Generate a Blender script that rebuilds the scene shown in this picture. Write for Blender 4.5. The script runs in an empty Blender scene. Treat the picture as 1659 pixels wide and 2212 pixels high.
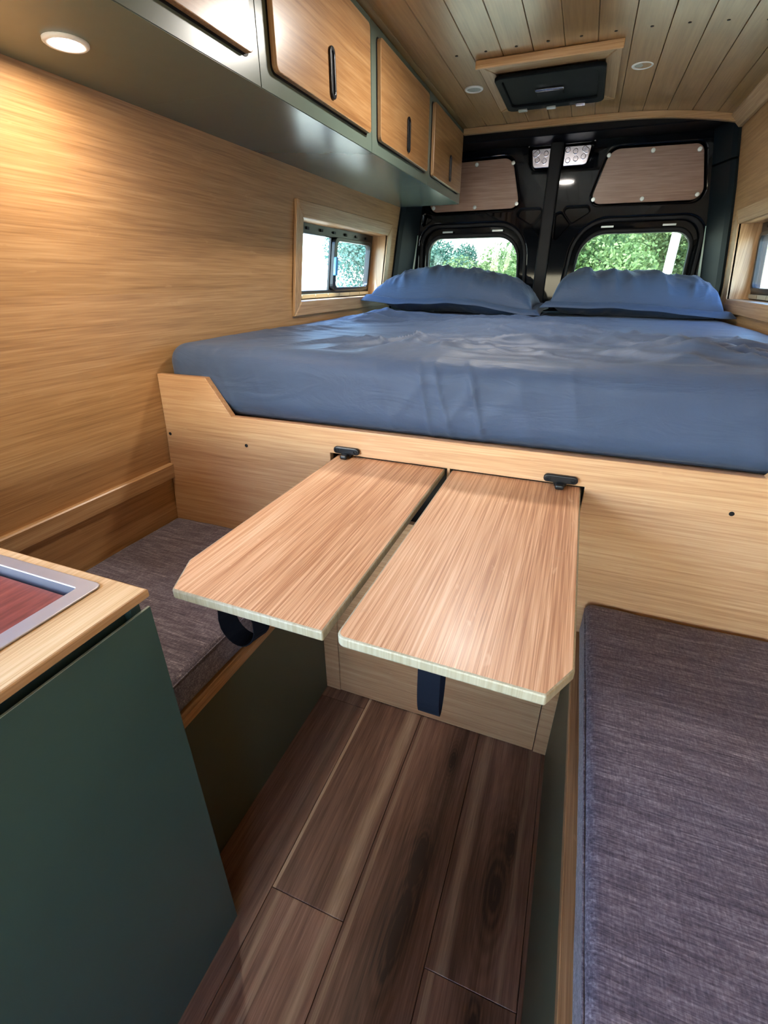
import bpy, bmesh, math, random
from mathutils import Vector, Matrix, noise
from mathutils.geometry import tessellate_polygon

random.seed(7)
S = bpy.context.scene
COL = S.collection

# ------------------------------------------------------------------ camera
cam_d = bpy.data.cameras.new('camera')
cam = bpy.data.objects.new('camera', cam_d)
COL.objects.link(cam)
S.camera = cam
cam_d.sensor_fit = 'HORIZONTAL'
cam_d.sensor_width = 36.0
cam_d.lens = 36.0 * 1002.6 / 1659.0
cam_d.clip_start = 0.02
YAW, PITCH, ROLL = 0.373472, 0.46406, -0.000845
_f = Vector((-math.sin(YAW) * math.cos(PITCH), math.cos(YAW) * math.cos(PITCH), -math.sin(PITCH)))
_r = Vector((math.cos(YAW), math.sin(YAW), 0))
_u = _r.cross(_f)
_r2 = _r * math.cos(ROLL) + _u * math.sin(ROLL)
_u2 = -_r * math.sin(ROLL) + _u * math.cos(ROLL)
cam.matrix_world = Matrix(((_r2.x, _u2.x, -_f.x, 0), (_r2.y, _u2.y, -_f.y, 0), (_r2.z, _u2.z, -_f.z, 1.2), (0, 0, 0, 1)))

# ------------------------------------------------------------------ sky, sun, exposure
world = bpy.data.worlds.new('sky')
S.world = world
world.use_nodes = True
wn = world.node_tree
bg = wn.nodes['Background']
sky = wn.nodes.new('ShaderNodeTexSky')
sky.sky_type = 'NISHITA'
sky.sun_disc = False
sky.sun_elevation = math.radians(58)
sky.sun_rotation = math.radians(200)
sky.air_density = 1.0
sky.dust_density = 0.7
wn.links.new(sky.outputs[0], bg.inputs[0])
SKY = 1.0
bg.inputs[1].default_value = SKY
sun_d = bpy.data.lights.new('sun', 'SUN')
sun_d.energy = 17.0
sun_d.angle = 0.02
sun_d.color = (1.0, 0.95, 0.86)
sun = bpy.data.objects.new('sun', sun_d)
COL.objects.link(sun)
sun.location = (-3, -6, 9)
sun.rotation_euler = Vector((0.22, 0.62, -1.0)).to_track_quat('-Z', 'Y').to_euler()

S.view_settings.view_transform = 'Standard'
S.view_settings.look = 'None'
S.view_settings.exposure = 1.83
S.view_settings.gamma = 1.0
S.view_settings.use_curve_mapping = False
S.cycles.use_denoising = True
S.cycles.max_bounces = 6
S.cycles.diffuse_bounces = 3
S.cycles.glossy_bounces = 3
S.cycles.transparent_max_bounces = 8
S.cycles.use_adaptive_sampling = True
S.cycles.adaptive_threshold = 0.15
S.cycles.adaptive_min_samples = 20
S.cycles.sample_clamp_indirect = 6.0
S.cycles.caustics_reflective = False
S.cycles.caustics_refractive = False

# ------------------------------------------------------------------ node helpers
def new_mat(name):
    m = bpy.data.materials.new(name)
    m.use_nodes = True
    return m, m.node_tree, m.node_tree.nodes['Principled BSDF']

def nd(nt, typ, **kw):
    n = nt.nodes.new(typ)
    for k, v in kw.items():
        if isinstance(k, str) and hasattr(n, k):
            setattr(n, k, v)
    return n

def lk(nt, a, b):
    nt.links.new(a, b)

def coords(nt, scale, loc=(0, 0, 0), rot=(0, 0, 0)):
    tc = nt.nodes.new('ShaderNodeTexCoord')
    mp = nt.nodes.new('ShaderNodeMapping')
    mp.inputs['Scale'].default_value = scale
    mp.inputs['Location'].default_value = loc
    mp.inputs['Rotation'].default_value = rot
    lk(nt, tc.outputs['Object'], mp.inputs[0])
    return mp.outputs[0]

def noise_tex(nt, vec, scale=1.0, detail=3.0, rough=0.55, dist=0.0):
    n = nt.nodes.new('ShaderNodeTexNoise')
    n.inputs['Scale'].default_value = scale
    n.inputs['Detail'].default_value = detail
    n.inputs['Roughness'].default_value = rough
    n.inputs['Distortion'].default_value = dist
    lk(nt, vec, n.inputs['Vector'])
    return n.outputs[0]

def math_n(nt, op, a, b=None, clamp=False):
    n = nt.nodes.new('ShaderNodeMath')
    n.operation = op
    n.use_clamp = clamp
    for i, v in enumerate((a, b)):
        if v is None:
            continue
        if isinstance(v, (int, float)):
            n.inputs[i].default_value = v
        else:
            lk(nt, v, n.inputs[i])
    return n.outputs[0]

def ramp(nt, fac, stops):
    r = nt.nodes.new('ShaderNodeValToRGB')
    el = r.color_ramp.elements
    while len(el) < len(stops):
        el.new(0.5)
    for e, (p, c) in zip(el, stops):
        e.position = p
        e.color = (*c, 1) if len(c) == 3 else c
    lk(nt, fac, r.inputs[0])
    return r.outputs[0]

def mix_rgb(nt, fac, a, b, mode='MIX'):
    n = nt.nodes.new('ShaderNodeMix')
    n.data_type = 'RGBA'
    n.blend_type = mode
    for sock, v in ((n.inputs[0], fac), (n.inputs[6], a), (n.inputs[7], b)):
        if isinstance(v, (int, float)):
            sock.default_value = v
        elif isinstance(v, tuple):
            sock.default_value = (*v, 1)
        else:
            lk(nt, v, sock)
    return n.outputs[2]

def bump(nt, bsdf, h, strength=0.2, dist=0.002):
    b = nt.nodes.new('ShaderNodeBump')
    b.inputs['Strength'].default_value = strength
    b.inputs['Distance'].default_value = dist
    lk(nt, h, b.inputs['Height'])
    lk(nt, b.outputs[0], bsdf.inputs['Normal'])

def plain(name, col, rough=0.5, metal=0.0, spec=0.5, coat=0.0, emit=None, es=0.0, grain=0.0):
    m, nt, b = new_mat(name)
    b.inputs['Base Color'].default_value = (*col, 1)
    b.inputs['Roughness'].default_value = rough
    b.inputs['Metallic'].default_value = metal
    b.inputs['Specular IOR Level'].default_value = spec
    b.inputs['Coat Weight'].default_value = coat
    b.inputs['Coat Roughness'].default_value = 0.06
    if emit:
        b.inputs['Emission Color'].default_value = (*emit, 1)
        b.inputs['Emission Strength'].default_value = es
    n = noise_tex(nt, coords(nt, (35, 35, 35)), detail=2)
    c = mix_rgb(nt, n, tuple(x * (1 - grain) for x in col), tuple(min(1, x * (1 + grain)) for x in col))
    lk(nt, c, b.inputs['Base Color'])
    return m

def axis_scale(axis, along, across):
    return tuple(along if i == axis else across for i in range(3))

def bamboo(name, axis, dark, mid, light, rough=0.38, coat=0.15, contrast=1.0, streak=1.0):
    m, nt, b = new_mat(name)
    n1 = noise_tex(nt, coords(nt, axis_scale(axis, 3.0, 165 * streak)), detail=2, rough=0.5, dist=0.1)
    n2 = noise_tex(nt, coords(nt, axis_scale(axis, 9, 520 * streak), (3, 1, 7)), detail=1)
    n3 = noise_tex(nt, coords(nt, axis_scale(axis, 0.7, 12), (5, 9, 2)), detail=2)
    s = math_n(nt, 'ADD', math_n(nt, 'MULTIPLY', n1, 0.40), math_n(nt, 'MULTIPLY', n2, 0.36))
    s = math_n(nt, 'ADD', s, math_n(nt, 'MULTIPLY', n3, 0.24))
    w = 0.145 / contrast
    c = ramp(nt, s, [(0.5 - w, dark), (0.5, mid), (0.5 + w, light)])
    # bamboo knuckles
    k = noise_tex(nt, coords(nt, axis_scale(axis, 22, 60), (2, 4, 6)), detail=2, dist=0.6)
    kf = ramp(nt, k, [(0.66, (0, 0, 0)), (0.74, (1, 1, 1))])
    c = mix_rgb(nt, math_n(nt, 'MULTIPLY', kf, 0.45), c, tuple(0.6 * a + 0.4 * q for a, q in zip(dark, light)))
    k2 = noise_tex(nt, coords(nt, axis_scale(axis, 18, 55), (12, 3, 8)), detail=2, dist=0.8)
    kf2 = ramp(nt, k2, [(0.68, (0, 0, 0)), (0.75, (1, 1, 1))])
    c = mix_rgb(nt, math_n(nt, 'MULTIPLY', kf2, 0.4), c, light)
    lk(nt, c, b.inputs['Base Color'])
    b.inputs['Roughness'].default_value = rough
    b.inputs['Coat Weight'].default_value = coat
    b.inputs['Coat Roughness'].default_value = 0.22
    bump(nt, b, s, 0.12, 0.001)
    return m

M = {}
WD, WM, WL = (0.36, 0.185, 0.07), (0.50, 0.285, 0.12), (0.62, 0.40, 0.20)
M['wall'] = bamboo('bamboo_wall_panel', 1, (0.275, 0.138, 0.052), (0.40, 0.218, 0.090), (0.50, 0.30, 0.142), rough=0.42, streak=0.7, contrast=0.85)
M['board'] = bamboo('bamboo_board', 0, (0.40, 0.205, 0.092), (0.55, 0.315, 0.158), (0.66, 0.43, 0.24), rough=0.36, streak=0.85, contrast=0.9)
M['leaf'] = bamboo('bamboo_table', 1, (0.41, 0.185, 0.082), (0.64, 0.355, 0.185), (0.80, 0.53, 0.325), rough=0.40, coat=0.12, contrast=1.25, streak=1.6)
M['leaf_edge'] = bamboo('bamboo_end_grain', 2, (0.29, 0.255, 0.16), (0.35, 0.315, 0.215), (0.41, 0.375, 0.27), rough=0.5)
M['counter'] = bamboo('bamboo_counter', 1, (0.44, 0.26, 0.11), (0.60, 0.40, 0.20), (0.72, 0.53, 0.31), rough=0.35, coat=0.3)
M['counter_x'] = M['counter']
M['door_y'] = bamboo('bamboo_cabinet_door', 1, (0.235, 0.108, 0.038), (0.345, 0.178, 0.068), (0.44, 0.255, 0.112), rough=0.3, coat=0.3, streak=0.5)
M['ceil'] = bamboo('pine_ceiling_board', 1, (0.27, 0.145, 0.048), (0.36, 0.205, 0.075), (0.43, 0.26, 0.105), rough=0.3, coat=0.55, contrast=0.8, streak=0.45)
M['trim_y'] = bamboo('bamboo_trim_lengthwise', 1, (0.32, 0.175, 0.075), (0.45, 0.27, 0.13), (0.56, 0.37, 0.20))
M['trim_z'] = bamboo('bamboo_trim_upright', 2, (0.32, 0.175, 0.075), (0.45, 0.27, 0.13), (0.56, 0.37, 0.20))
M['trim_x'] = bamboo('bamboo_trim_crosswise', 0, (0.38, 0.22, 0.09), (0.52, 0.33, 0.16), (0.64, 0.44, 0.24))
M['ply_edge'] = bamboo('plywood_edge', 1, (0.20, 0.09, 0.035), (0.33, 0.17, 0.07), (0.46, 0.26, 0.12))
M['door_panel'] = bamboo('veneer_insert', 0, (0.22, 0.125, 0.085), (0.30, 0.185, 0.135), (0.38, 0.25, 0.19), rough=0.33, coat=0.4, streak=0.35)
M['green'] = plain('sage_green_paint', (0.120, 0.160, 0.132), 0.25, grain=0.03)
M['green_dark'] = plain('dark_green_paint', (0.052, 0.100, 0.092), 0.36, grain=0.04)
M['olive'] = plain('olive_bench_paint', (0.062, 0.072, 0.045), 0.45, grain=0.04)
M['green_edge'] = plain('pale_green_edge', (0.30, 0.38, 0.33), 0.35)
M['black'] = plain('black_gloss_paint', (0.002, 0.003, 0.005), 0.05, spec=0.20, coat=0.0)
M['rubber'] = plain('black_rubber', (0.006, 0.007, 0.009), 0.5, spec=0.2)
M['plastic'] = plain('black_plastic', (0.008, 0.009, 0.011), 0.33, spec=0.3)
M['pillar'] = plain('charcoal_pillar_plastic', (0.006, 0.011, 0.015), 0.45, spec=0.15, grain=0.1)
M['header'] = plain('black_header_paint', (0.003, 0.003, 0.005), 0.5, spec=0.15)
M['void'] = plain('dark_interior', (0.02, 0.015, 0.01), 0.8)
M['steel'] = plain('brushed_steel', (0.46, 0.455, 0.48), 0.42, metal=0.75, grain=0.06)
M['chrome'] = plain('zinc_plate', (0.72, 0.70, 0.78), 0.22, metal=1.0)
M['screw'] = plain('zinc_screw', (0.60, 0.66, 0.64), 0.35, metal=0.7)
M['strap'] = plain('navy_webbing', (0.002, 0.004, 0.010), 0.8, spec=0.15)
M['white'] = plain('white_bezel', (0.90, 0.92, 0.90), 0.35)
M['frost'] = plain('frosted_lens', (0.36, 0.40, 0.38), 0.4)
M['tag'] = plain('blue_latch', (0.06, 0.30, 0.75), 0.3)
M['strip'] = plain('painted_edge_gleam', (0.30, 0.44, 0.40), 0.35)  # pale colour stands in for daylight reflected by the pillar edges
M['clip'] = plain('grey_clip', (0.45, 0.52, 0.52), 0.3, metal=0.6)
M['clip_pale'] = plain('beige_frame_flange', (0.42, 0.38, 0.27), 0.5)
M['vent'] = plain('matte_black_vent', (0.004, 0.006, 0.008), 0.6, spec=0.08)
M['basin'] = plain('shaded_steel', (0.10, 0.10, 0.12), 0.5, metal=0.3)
M['shell'] = plain('van_shell', (0.05, 0.05, 0.05), 0.7)
M['lens_on'] = plain('lit_lens', (0.9, 0.9, 0.9), 0.4, emit=(1.0, 0.93, 0.85), es=10.0)

def fabric():
    m, nt, b = new_mat('heather_cushion_weave')
    a = noise_tex(nt, coords(nt, (22, 420, 420)), detail=3, rough=0.65)
    c = noise_tex(nt, coords(nt, (500, 60, 500), (3, 3, 3)), detail=2)
    d = noise_tex(nt, coords(nt, (260, 260, 260), (1, 5, 3)), detail=3)
    e = noise_tex(nt, coords(nt, (9, 90, 90), (7, 5, 3)), detail=2)
    s = math_n(nt, 'ADD', math_n(nt, 'MULTIPLY', a, 0.42), math_n(nt, 'MULTIPLY', c, 0.16))
    s = math_n(nt, 'ADD', s, math_n(nt, 'MULTIPLY', d, 0.22))
    s = math_n(nt, 'ADD', s, math_n(nt, 'MULTIPLY', e, 0.20))
    col = ramp(nt, s, [(0.36, (0.042, 0.034, 0.048)), (0.48, (0.100, 0.084, 0.108)), (0.58, (0.195, 0.170, 0.200)), (0.68, (0.42, 0.385, 0.41))])
    lk(nt, col, b.inputs['Base Color'])
    b.inputs['Roughness'].default_value = 0.9
    b.inputs['Specular IOR Level'].default_value = 0.2
    b.inputs['Sheen Weight'].default_value = 0.15
    bump(nt, b, s, 0.5, 0.002)
    return m
M['fabric'] = fabric()

def sheet(name, col):
    m, nt, b = new_mat(name)
    n = noise_tex(nt, coords(nt, (9, 9, 9)), detail=3)
    c = mix_rgb(nt, n, tuple(x * 0.88 for x in col), tuple(x * 1.1 for x in col))
    lk(nt, c, b.inputs['Base Color'])
    b.inputs['Roughness'].default_value = 0.52
    b.inputs['Specular IOR Level'].default_value = 0.22
    b.inputs['Sheen Weight'].default_value = 0.08
    w = noise_tex(nt, coords(nt, (5, 16, 16), (0, 0, 0), (0, 0, 0.5)), detail=4, dist=1.2)
    f = noise_tex(nt, coords(nt, (900, 900, 900)), detail=1)
    bump(nt, b, math_n(nt, 'ADD', w, math_n(nt, 'MULTIPLY', f, 0.03)), 0.45, 0.010)
    return m
M['sheet'] = sheet('slate_blue_sheet', (0.055, 0.084, 0.150))
M['pillowcase'] = sheet('slate_blue_pillowcase', (0.042, 0.068, 0.120))

def redwood():
    m, nt, b = new_mat('red_stained_board')
    a = noise_tex(nt, coords(nt, (30, 6, 30)), detail=5, rough=0.7, dist=0.4)
    c = noise_tex(nt, coords(nt, (160, 18, 160), (2, 2, 2)), detail=3)
    s = math_n(nt, 'ADD', math_n(nt, 'MULTIPLY', a, 0.65), math_n(nt, 'MULTIPLY', c, 0.35))
    col = ramp(nt, s, [(0.33, (0.07, 0.012, 0.010)), (0.5, (0.20, 0.045, 0.035)), (0.66, (0.33, 0.10, 0.075))])
    lk(nt, col, b.inputs['Base Color'])
    b.inputs['Roughness'].default_value = 0.4
    return m
M['red'] = redwood()

def plank_mat(name, seed, streaks=(), knots=(), tone=1.0):
    """walnut floor board: fine grain, pale sapwood streaks at given x, knots with growth rings"""
    m, nt, b = new_mat(name)
    tc = nt.nodes.new('ShaderNodeTexCoord')
    sep = nt.nodes.new('ShaderNodeSeparateXYZ')
    lk(nt, tc.outputs['Object'], sep.inputs[0])
    X, Y = sep.outputs[0], sep.outputs[1]
    warp = noise_tex(nt, coords(nt, (6, 2.2, 1), (seed, seed * 2, 0)), detail=3)
    wob = math_n(nt, 'MULTIPLY', math_n(nt, 'SUBTRACT', warp, 0.5), 0.045)
    Xw = math_n(nt, 'ADD', X, wob)
    a = noise_tex(nt, coords(nt, (38, 1.6, 1), (seed * 3.1, seed, 0)), detail=5, rough=0.65, dist=0.5)
    g = noise_tex(nt, coords(nt, (330, 9, 1), (seed, 0, 0)), detail=3, rough=0.6)
    br = noise_tex(nt, coords(nt, (9, 1.0, 1), (seed * 1.7, 4, 0)), detail=2)
    s = math_n(nt, 'ADD', math_n(nt, 'MULTIPLY', a, 0.42), math_n(nt, 'MULTIPLY', g, 0.30))
    s = math_n(nt, 'ADD', s, math_n(nt, 'MULTIPLY', br, 0.28))
    for kx, ky, kr in knots:
        dx = math_n(nt, 'DIVIDE', math_n(nt, 'SUBTRACT', Xw, kx), kr * 0.5)
        dy = math_n(nt, 'DIVIDE', math_n(nt, 'SUBTRACT', Y, ky), kr * 1.7)
        d = math_n(nt, 'SQRT', math_n(nt, 'ADD', math_n(nt, 'MULTIPLY', dx, dx), math_n(nt, 'MULTIPLY', dy, dy)))
        fall = math_n(nt, 'POWER', 2.718, math_n(nt, 'MULTIPLY', d, -0.9))
        ring = math_n(nt, 'SINE', math_n(nt, 'MULTIPLY', d, 13.0))
        s = math_n(nt, 'ADD', s, math_n(nt, 'MULTIPLY', math_n(nt, 'MULTIPLY', ring, fall), 0.09))
        s = math_n(nt, 'SUBTRACT', s, math_n(nt, 'MULTIPLY', fall, 0.34))
    t = tone * 1.45
    col = ramp(nt, s, [(0.28, (0.022 * t, 0.011 * t, 0.008 * t)), (0.42, (0.085 * t, 0.043 * t, 0.028 * t)),
                       (0.54, (0.165 * t, 0.092 * t, 0.066 * t)), (0.68, (0.29 * t, 0.18 * t, 0.13 * t))])
    for x0, x1, amt in streaks:
        c = (x0 + x1) / 2
        hw = (x1 - x0) / 2
        d = math_n(nt, 'ABSOLUTE', math_n(nt, 'SUBTRACT', Xw if hw > 0.008 else X, c))
        fac = math_n(nt, 'MULTIPLY', math_n(nt, 'SUBTRACT', hw, d), 1.0 / ((0.8 if hw > 0.008 else 0.25) * hw), clamp=True)
        fac = math_n(nt, 'MULTIPLY', math_n(nt, 'MULTIPLY', fac, amt), math_n(nt, 'ADD', math_n(nt, 'MULTIPLY', g, 1.7), 0.15), clamp=True)
        col = mix_rgb(nt, fac, col, (0.50, 0.37, 0.255))
    lk(nt, col, b.inputs['Base Color'])
    b.inputs['Roughness'].default_value = 0.5
    bump(nt, b, g, 0.1, 0.001)
    return m

def glass(name, tint):
    m = bpy.data.materials.new(name)
    m.use_nodes = True
    nt = m.node_tree
    nt.nodes.clear()
    out = nt.nodes.new('ShaderNodeOutputMaterial')
    tr = nt.nodes.new('ShaderNodeBsdfTransparent')
    tr.inputs[0].default_value = (*tint, 1)
    gl = nt.nodes.new('ShaderNodeBsdfGlossy')
    gl.inputs['Roughness'].default_value = 0.02
    lw = nt.nodes.new('ShaderNodeLayerWeight')
    fac = math_n(nt, 'ADD', math_n(nt, 'MULTIPLY', math_n(nt, 'POWER', lw.outputs['Facing'], 5.0), 0.5), 0.02)
    mx = nt.nodes.new('ShaderNodeMixShader')
    lk(nt, fac, mx.inputs[0])
    lk(nt, tr.outputs[0], mx.inputs[1])
    lk(nt, gl.outputs[0], mx.inputs[2])
    lk(nt, mx.outputs[0], out.inputs[0])
    return m
M['glass'] = glass('tinted_window_glass', (0.53, 0.59, 0.57))
M['glass_side'] = glass('tinted_side_glass', (0.74, 0.83, 0.88))
M['glass_clear'] = glass('clear_glass', (0.93, 0.95, 0.95))

# ------------------------------------------------------------------ mesh helpers
def mesh_obj(name, verts, faces, mat, parent=None, smooth=False, mats=None, idx=None):
    me = bpy.data.meshes.new(name)
    me.from_pydata([tuple(v) for v in verts], [], [tuple(f) for f in faces])
    me.update()
    for mm in (mats or [mat]):
        me.materials.append(mm)
    if idx:
        me.polygons.foreach_set('material_index', idx)
    if smooth:
        me.polygons.foreach_set('use_smooth', [True] * len(me.polygons))
    return link(name, me, parent)

def link(name, me, parent=None, loc=None):
    o = bpy.data.objects.new(name, me)
    COL.objects.link(o)
    if loc is not None:
        o.location = loc
    if parent is not None:
        o.parent = parent
        o.matrix_parent_inverse = Matrix.Translation(-ORIGIN.get(parent.name, Vector((0, 0, 0))))
    return o

ORIGIN = {}

def bm_obj(name, bm, mat, parent=None, smooth=False, loc=None):
    me = bpy.data.meshes.new(name)
    bmesh.ops.recalc_face_normals(bm, faces=bm.faces)
    bm.to_mesh(me)
    bm.free()
    if isinstance(mat, (list, tuple)):
        for mm in mat:
            me.materials.append(mm)
    else:
        me.materials.append(mat)
    if smooth:
        me.polygons.foreach_set('use_smooth', [True] * len(me.polygons))
    return link(name, me, parent, loc)

def tag(o, label, cat, group=None, kind=None):
    o['label'] = label
    o['category'] = cat
    if group:
        o['group'] = group
    if kind:
        o['kind'] = kind
    return o

def thing(name, label, cat, loc, group=None, kind=None):
    o = bpy.data.objects.new(name, None)
    o.empty_display_size = 0.05
    COL.objects.link(o)
    o.location = loc
    ORIGIN[o.name] = Vector(loc)
    return tag(o, label, cat, group, kind)

def box_bm(lo, hi, bev=0.0, seg=1, bm=None):
    own = bm or bmesh.new()
    r = bmesh.ops.create_cube(own, size=1.0)
    lo, hi = Vector(lo), Vector(hi)
    c, d = (lo + hi) / 2, hi - lo
    for v in r['verts']:
        v.co = Vector((c.x + v.co.x * d.x, c.y + v.co.y * d.y, c.z + v.co.z * d.z))
    if bev > 0:
        es = list({e for v in r['verts'] for e in v.link_edges})
        bmesh.ops.bevel(own, geom=es, offset=bev, segments=seg, affect='EDGES', profile=0.5)
    return own

def box(name, lo, hi, mat, parent=None, bev=0.0, seg=1):
    return bm_obj(name, box_bm(lo, hi, bev, seg), mat, parent)

def rpoly(pts, rad, seg=6):
    """rounded polygon: pts list of (u,v); rad number or list"""
    out = []
    n = len(pts)
    for i in range(n):
        p = Vector(pts[i])
        a = Vector(pts[i - 1]) - p
        b = Vector(pts[(i + 1) % n]) - p
        r = rad[i] if isinstance(rad, (list, tuple)) else rad
        if r <= 0:
            out.append((p.x, p.y))
            continue
        an, bn = a.normalized(), b.normalized()
        half = math.acos(max(-1, min(1, an.dot(bn)))) / 2
        t = min(r / math.tan(half), a.length * 0.49, b.length * 0.49)
        rr = t * math.tan(half)
        c = p + (an + bn).normalized() * (rr / math.sin(half))
        s, e = p + an * t, p + bn * t
        a0 = math.atan2(s.y - c.y, s.x - c.x)
        a1 = math.atan2(e.y - c.y, e.x - c.x)
        d = a1 - a0
        while d > math.pi:
            d -= 2 * math.pi
        while d < -math.pi:
            d += 2 * math.pi
        for k in range(seg + 1):
            q = a0 + d * k / seg
            out.append((c.x + rr * math.cos(q), c.y + rr * math.sin(q)))
    return out

AX = {'xz': lambda u, v, w: (u, w, v), 'xy': lambda u, v, w: (u, v, w), 'yz': lambda u, v, w: (w, u, v)}

def offset_loop(loop, d):
    """move every corner by d into the solid; loop is oriented so the solid lies on its left"""
    out, n = [], len(loop)
    for i in range(n):
        p, a, b = Vector(loop[i]), Vector(loop[i - 1]), Vector(loop[(i + 1) % n])
        e0, e1 = (p - a), (b - p)
        if e0.length < 1e-7 or e1.length < 1e-7:
            out.append(tuple(p)); continue
        e0.normalize(); e1.normalize()
        n0, n1 = Vector((-e0.y, e0.x)), Vector((-e1.y, e1.x))
        m_ = n0 + n1
        if m_.length < 1e-6:
            m_ = n0.copy()
        m_.normalize()
        k = min(2.0, 1.0 / max(0.3, m_.dot(n0)))
        out.append((p.x + m_.x * d * k, p.y + m_.y * d * k))
    return out

def area2(l):
    return sum(l[i - 1][0] * l[i][1] - l[i][0] * l[i - 1][1] for i in range(len(l)))

def plate(name, loops, w0, w1, plane, mat, parent=None, bev=0.0, seg=2, edge_mat=None):
    """solid plate: first loop is the outline, the others are holes; between w0 and w1 on the third axis"""
    fn = plane if callable(plane) else AX[plane]
    ls = []
    for i, l in enumerate(loops):
        l = [p for j, p in enumerate(l) if (Vector(p) - Vector(l[j - 1])).length > 1e-6]
        if (area2(l) > 0) != (i == 0):
            l = l[::-1]
        ls.append(l)
    if w0 > w1:
        w0, w1 = w1, w0
    bev = min(bev, (w1 - w0) * 0.45)
    steps = []                                # (inset, height) from the lower to the upper face
    if bev > 0:
        for k in range(seg + 1):
            a = math.pi / 2 * k / seg
            steps.append((bev * (1 - math.sin(a)), w0 + bev * (1 - math.cos(a))))
        for k in range(seg, -1, -1):
            a = math.pi / 2 * k / seg
            steps.append((bev * (1 - math.sin(a)), w1 - bev * (1 - math.cos(a))))
    else:
        steps = [(0, w0), (0, w1)]
    verts, faces, idx, lays = [], [], [], []
    for d, w in steps:
        base = len(verts)
        for l in ls:
            for u, v in (offset_loop(l, d) if d > 0 else l):
                verts.append(fn(u, v, w))
        lays.append(base)
    cap = [offset_loop(l, steps[0][0]) if steps[0][0] > 0 else l for l in ls]
    for t in tessellate_polygon([[Vector((u, v, 0)) for u, v in l] for l in cap]):
        faces.append(tuple(lays[-1] + i for i in t)); idx.append(0)
        faces.append(tuple(lays[0] + i for i in reversed(t))); idx.append(0)
    for a, b in zip(lays, lays[1:]):
        k = 0
        for l in ls:
            m_ = len(l)
            for i in range(m_):
                p, q = k + i, k + (i + 1) % m_
                faces.append((a + p, a + q, b + q, b + p)); idx.append(1 if edge_mat else 0)
            k += m_
    me = bpy.data.meshes.new(name)
    me.from_pydata(verts, [], faces)
    me.update()
    me.materials.append(mat)
    if edge_mat:
        me.materials.append(edge_mat)
    me.polygons.foreach_set('material_index', idx)
    bm = bmesh.new()
    bm.from_mesh(me)
    bmesh.ops.recalc_face_normals(bm, faces=bm.faces)
    bm.to_mesh(me)
    bm.free()
    return link(name, me, parent)

def rect(u0, u1, v0, v1):
    return [(u0, v0), (u1, v0), (u1, v1), (u0, v1)]

def lathe_bm(profile, seg=20, axis='z', cap=True, bm=None, at=(0, 0, 0)):
    bm = bm or bmesh.new()
    rings = []
    at = Vector(at)
    for r, h in profile:
        ring = []
        for i in range(seg):
            a = 2 * math.pi * i / seg
            p = (r * math.cos(a), r * math.sin(a), h)
            if axis == 'y':
                p = (p[0], p[2], p[1])
            elif axis == 'x':
                p = (p[2], p[0], p[1])
            ring.append(bm.verts.new(Vector(p) + at))
        rings.append(ring)
    for a, b in zip(rings, rings[1:]):
        for i in range(seg):
            bm.faces.new((a[i], a[(i + 1) % seg], b[(i + 1) % seg], b[i]))
    if cap:
        bm.faces.new(rings[0])
        bm.faces.new(rings[-1])
    return bm

def edge_coords(h, r, n, k=6):
    """coordinates from -h to h: k steps in each rounded rim, n steps between"""
    rim = [-h + r * (1 - math.cos(math.pi / 2 * i / k)) for i in range(k)]
    mid = [-h + r + (2 * h - 2 * r) * i / n for i in range(n + 1)]
    return rim + mid + [-c for c in reversed(rim)]

def rounded_box(name, lo, hi, r, n, mat, parent=None, disp=None, k=6):
    lo, hi = Vector(lo), Vector(hi)
    c, h = (lo + hi) / 2, (hi - lo) / 2
    cs = [edge_coords(h[i], min(r, h[i] * 0.98), n[i], k) for i in range(3)]
    r = min(r, min(h) * 0.98)
    idx, verts, faces = {}, [], []
    def vid(p):
        key = (round(p[0], 5), round(p[1], 5), round(p[2], 5))
        if key not in idx:
            q = Vector(p)
            inn = Vector([max(-(h[i] - r), min(h[i] - r, q[i])) for i in range(3)])
            d = q - inn
            nn = d.normalized() if d.length > 1e-9 else Vector((0, 0, 1))
            pos = inn + nn * r
            w = c + pos
            if disp:
                w = w + nn * disp(w, nn)
            idx[key] = len(verts)
            verts.append(w)
        return idx[key]
    for ax in range(3):
        a, b = (ax + 1) % 3, (ax + 2) % 3
        for sgn in (-1, 1):
            for i in range(len(cs[a]) - 1):
                for j in range(len(cs[b]) - 1):
                    qs = []
                    for (ii, jj) in ((i, j), (i + 1, j), (i + 1, j + 1), (i, j + 1)):
                        p = [0, 0, 0]
                        p[ax] = sgn * h[ax]; p[a] = cs[a][ii]; p[b] = cs[b][jj]
                        qs.append(vid(p))
                    if len(set(qs)) < 3:
                        continue
                    faces.append(qs if sgn > 0 else qs[::-1])
    return mesh_obj(name, verts, faces, mat, parent, smooth=True)

def tube_bm(path, rad, seg=8, bm=None):
    bm = bm or bmesh.new()
    rings = []
    for i, p in enumerate(path):
        p = Vector(p)
        t = (Vector(path[min(i + 1, len(path) - 1)]) - Vector(path[max(i - 1, 0)])).normalized()
        s = t.cross(Vector((0.13, 0.31, 0.94))).normalized()
        q = t.cross(s)
        rr = rad[i] if isinstance(rad, (list, tuple)) else rad
        rings.append([bm.verts.new(p + (s * math.cos(2 * math.pi * j / seg) + q * math.sin(2 * math.pi * j / seg)) * rr) for j in range(seg)])
    for a, b in zip(rings, rings[1:]):
        for j in range(seg):
            bm.faces.new((a[j], a[(j + 1) % seg], b[(j + 1) % seg], b[j]))
    bm.faces.new(rings[0]); bm.faces.new(rings[-1])
    return bm

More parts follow.
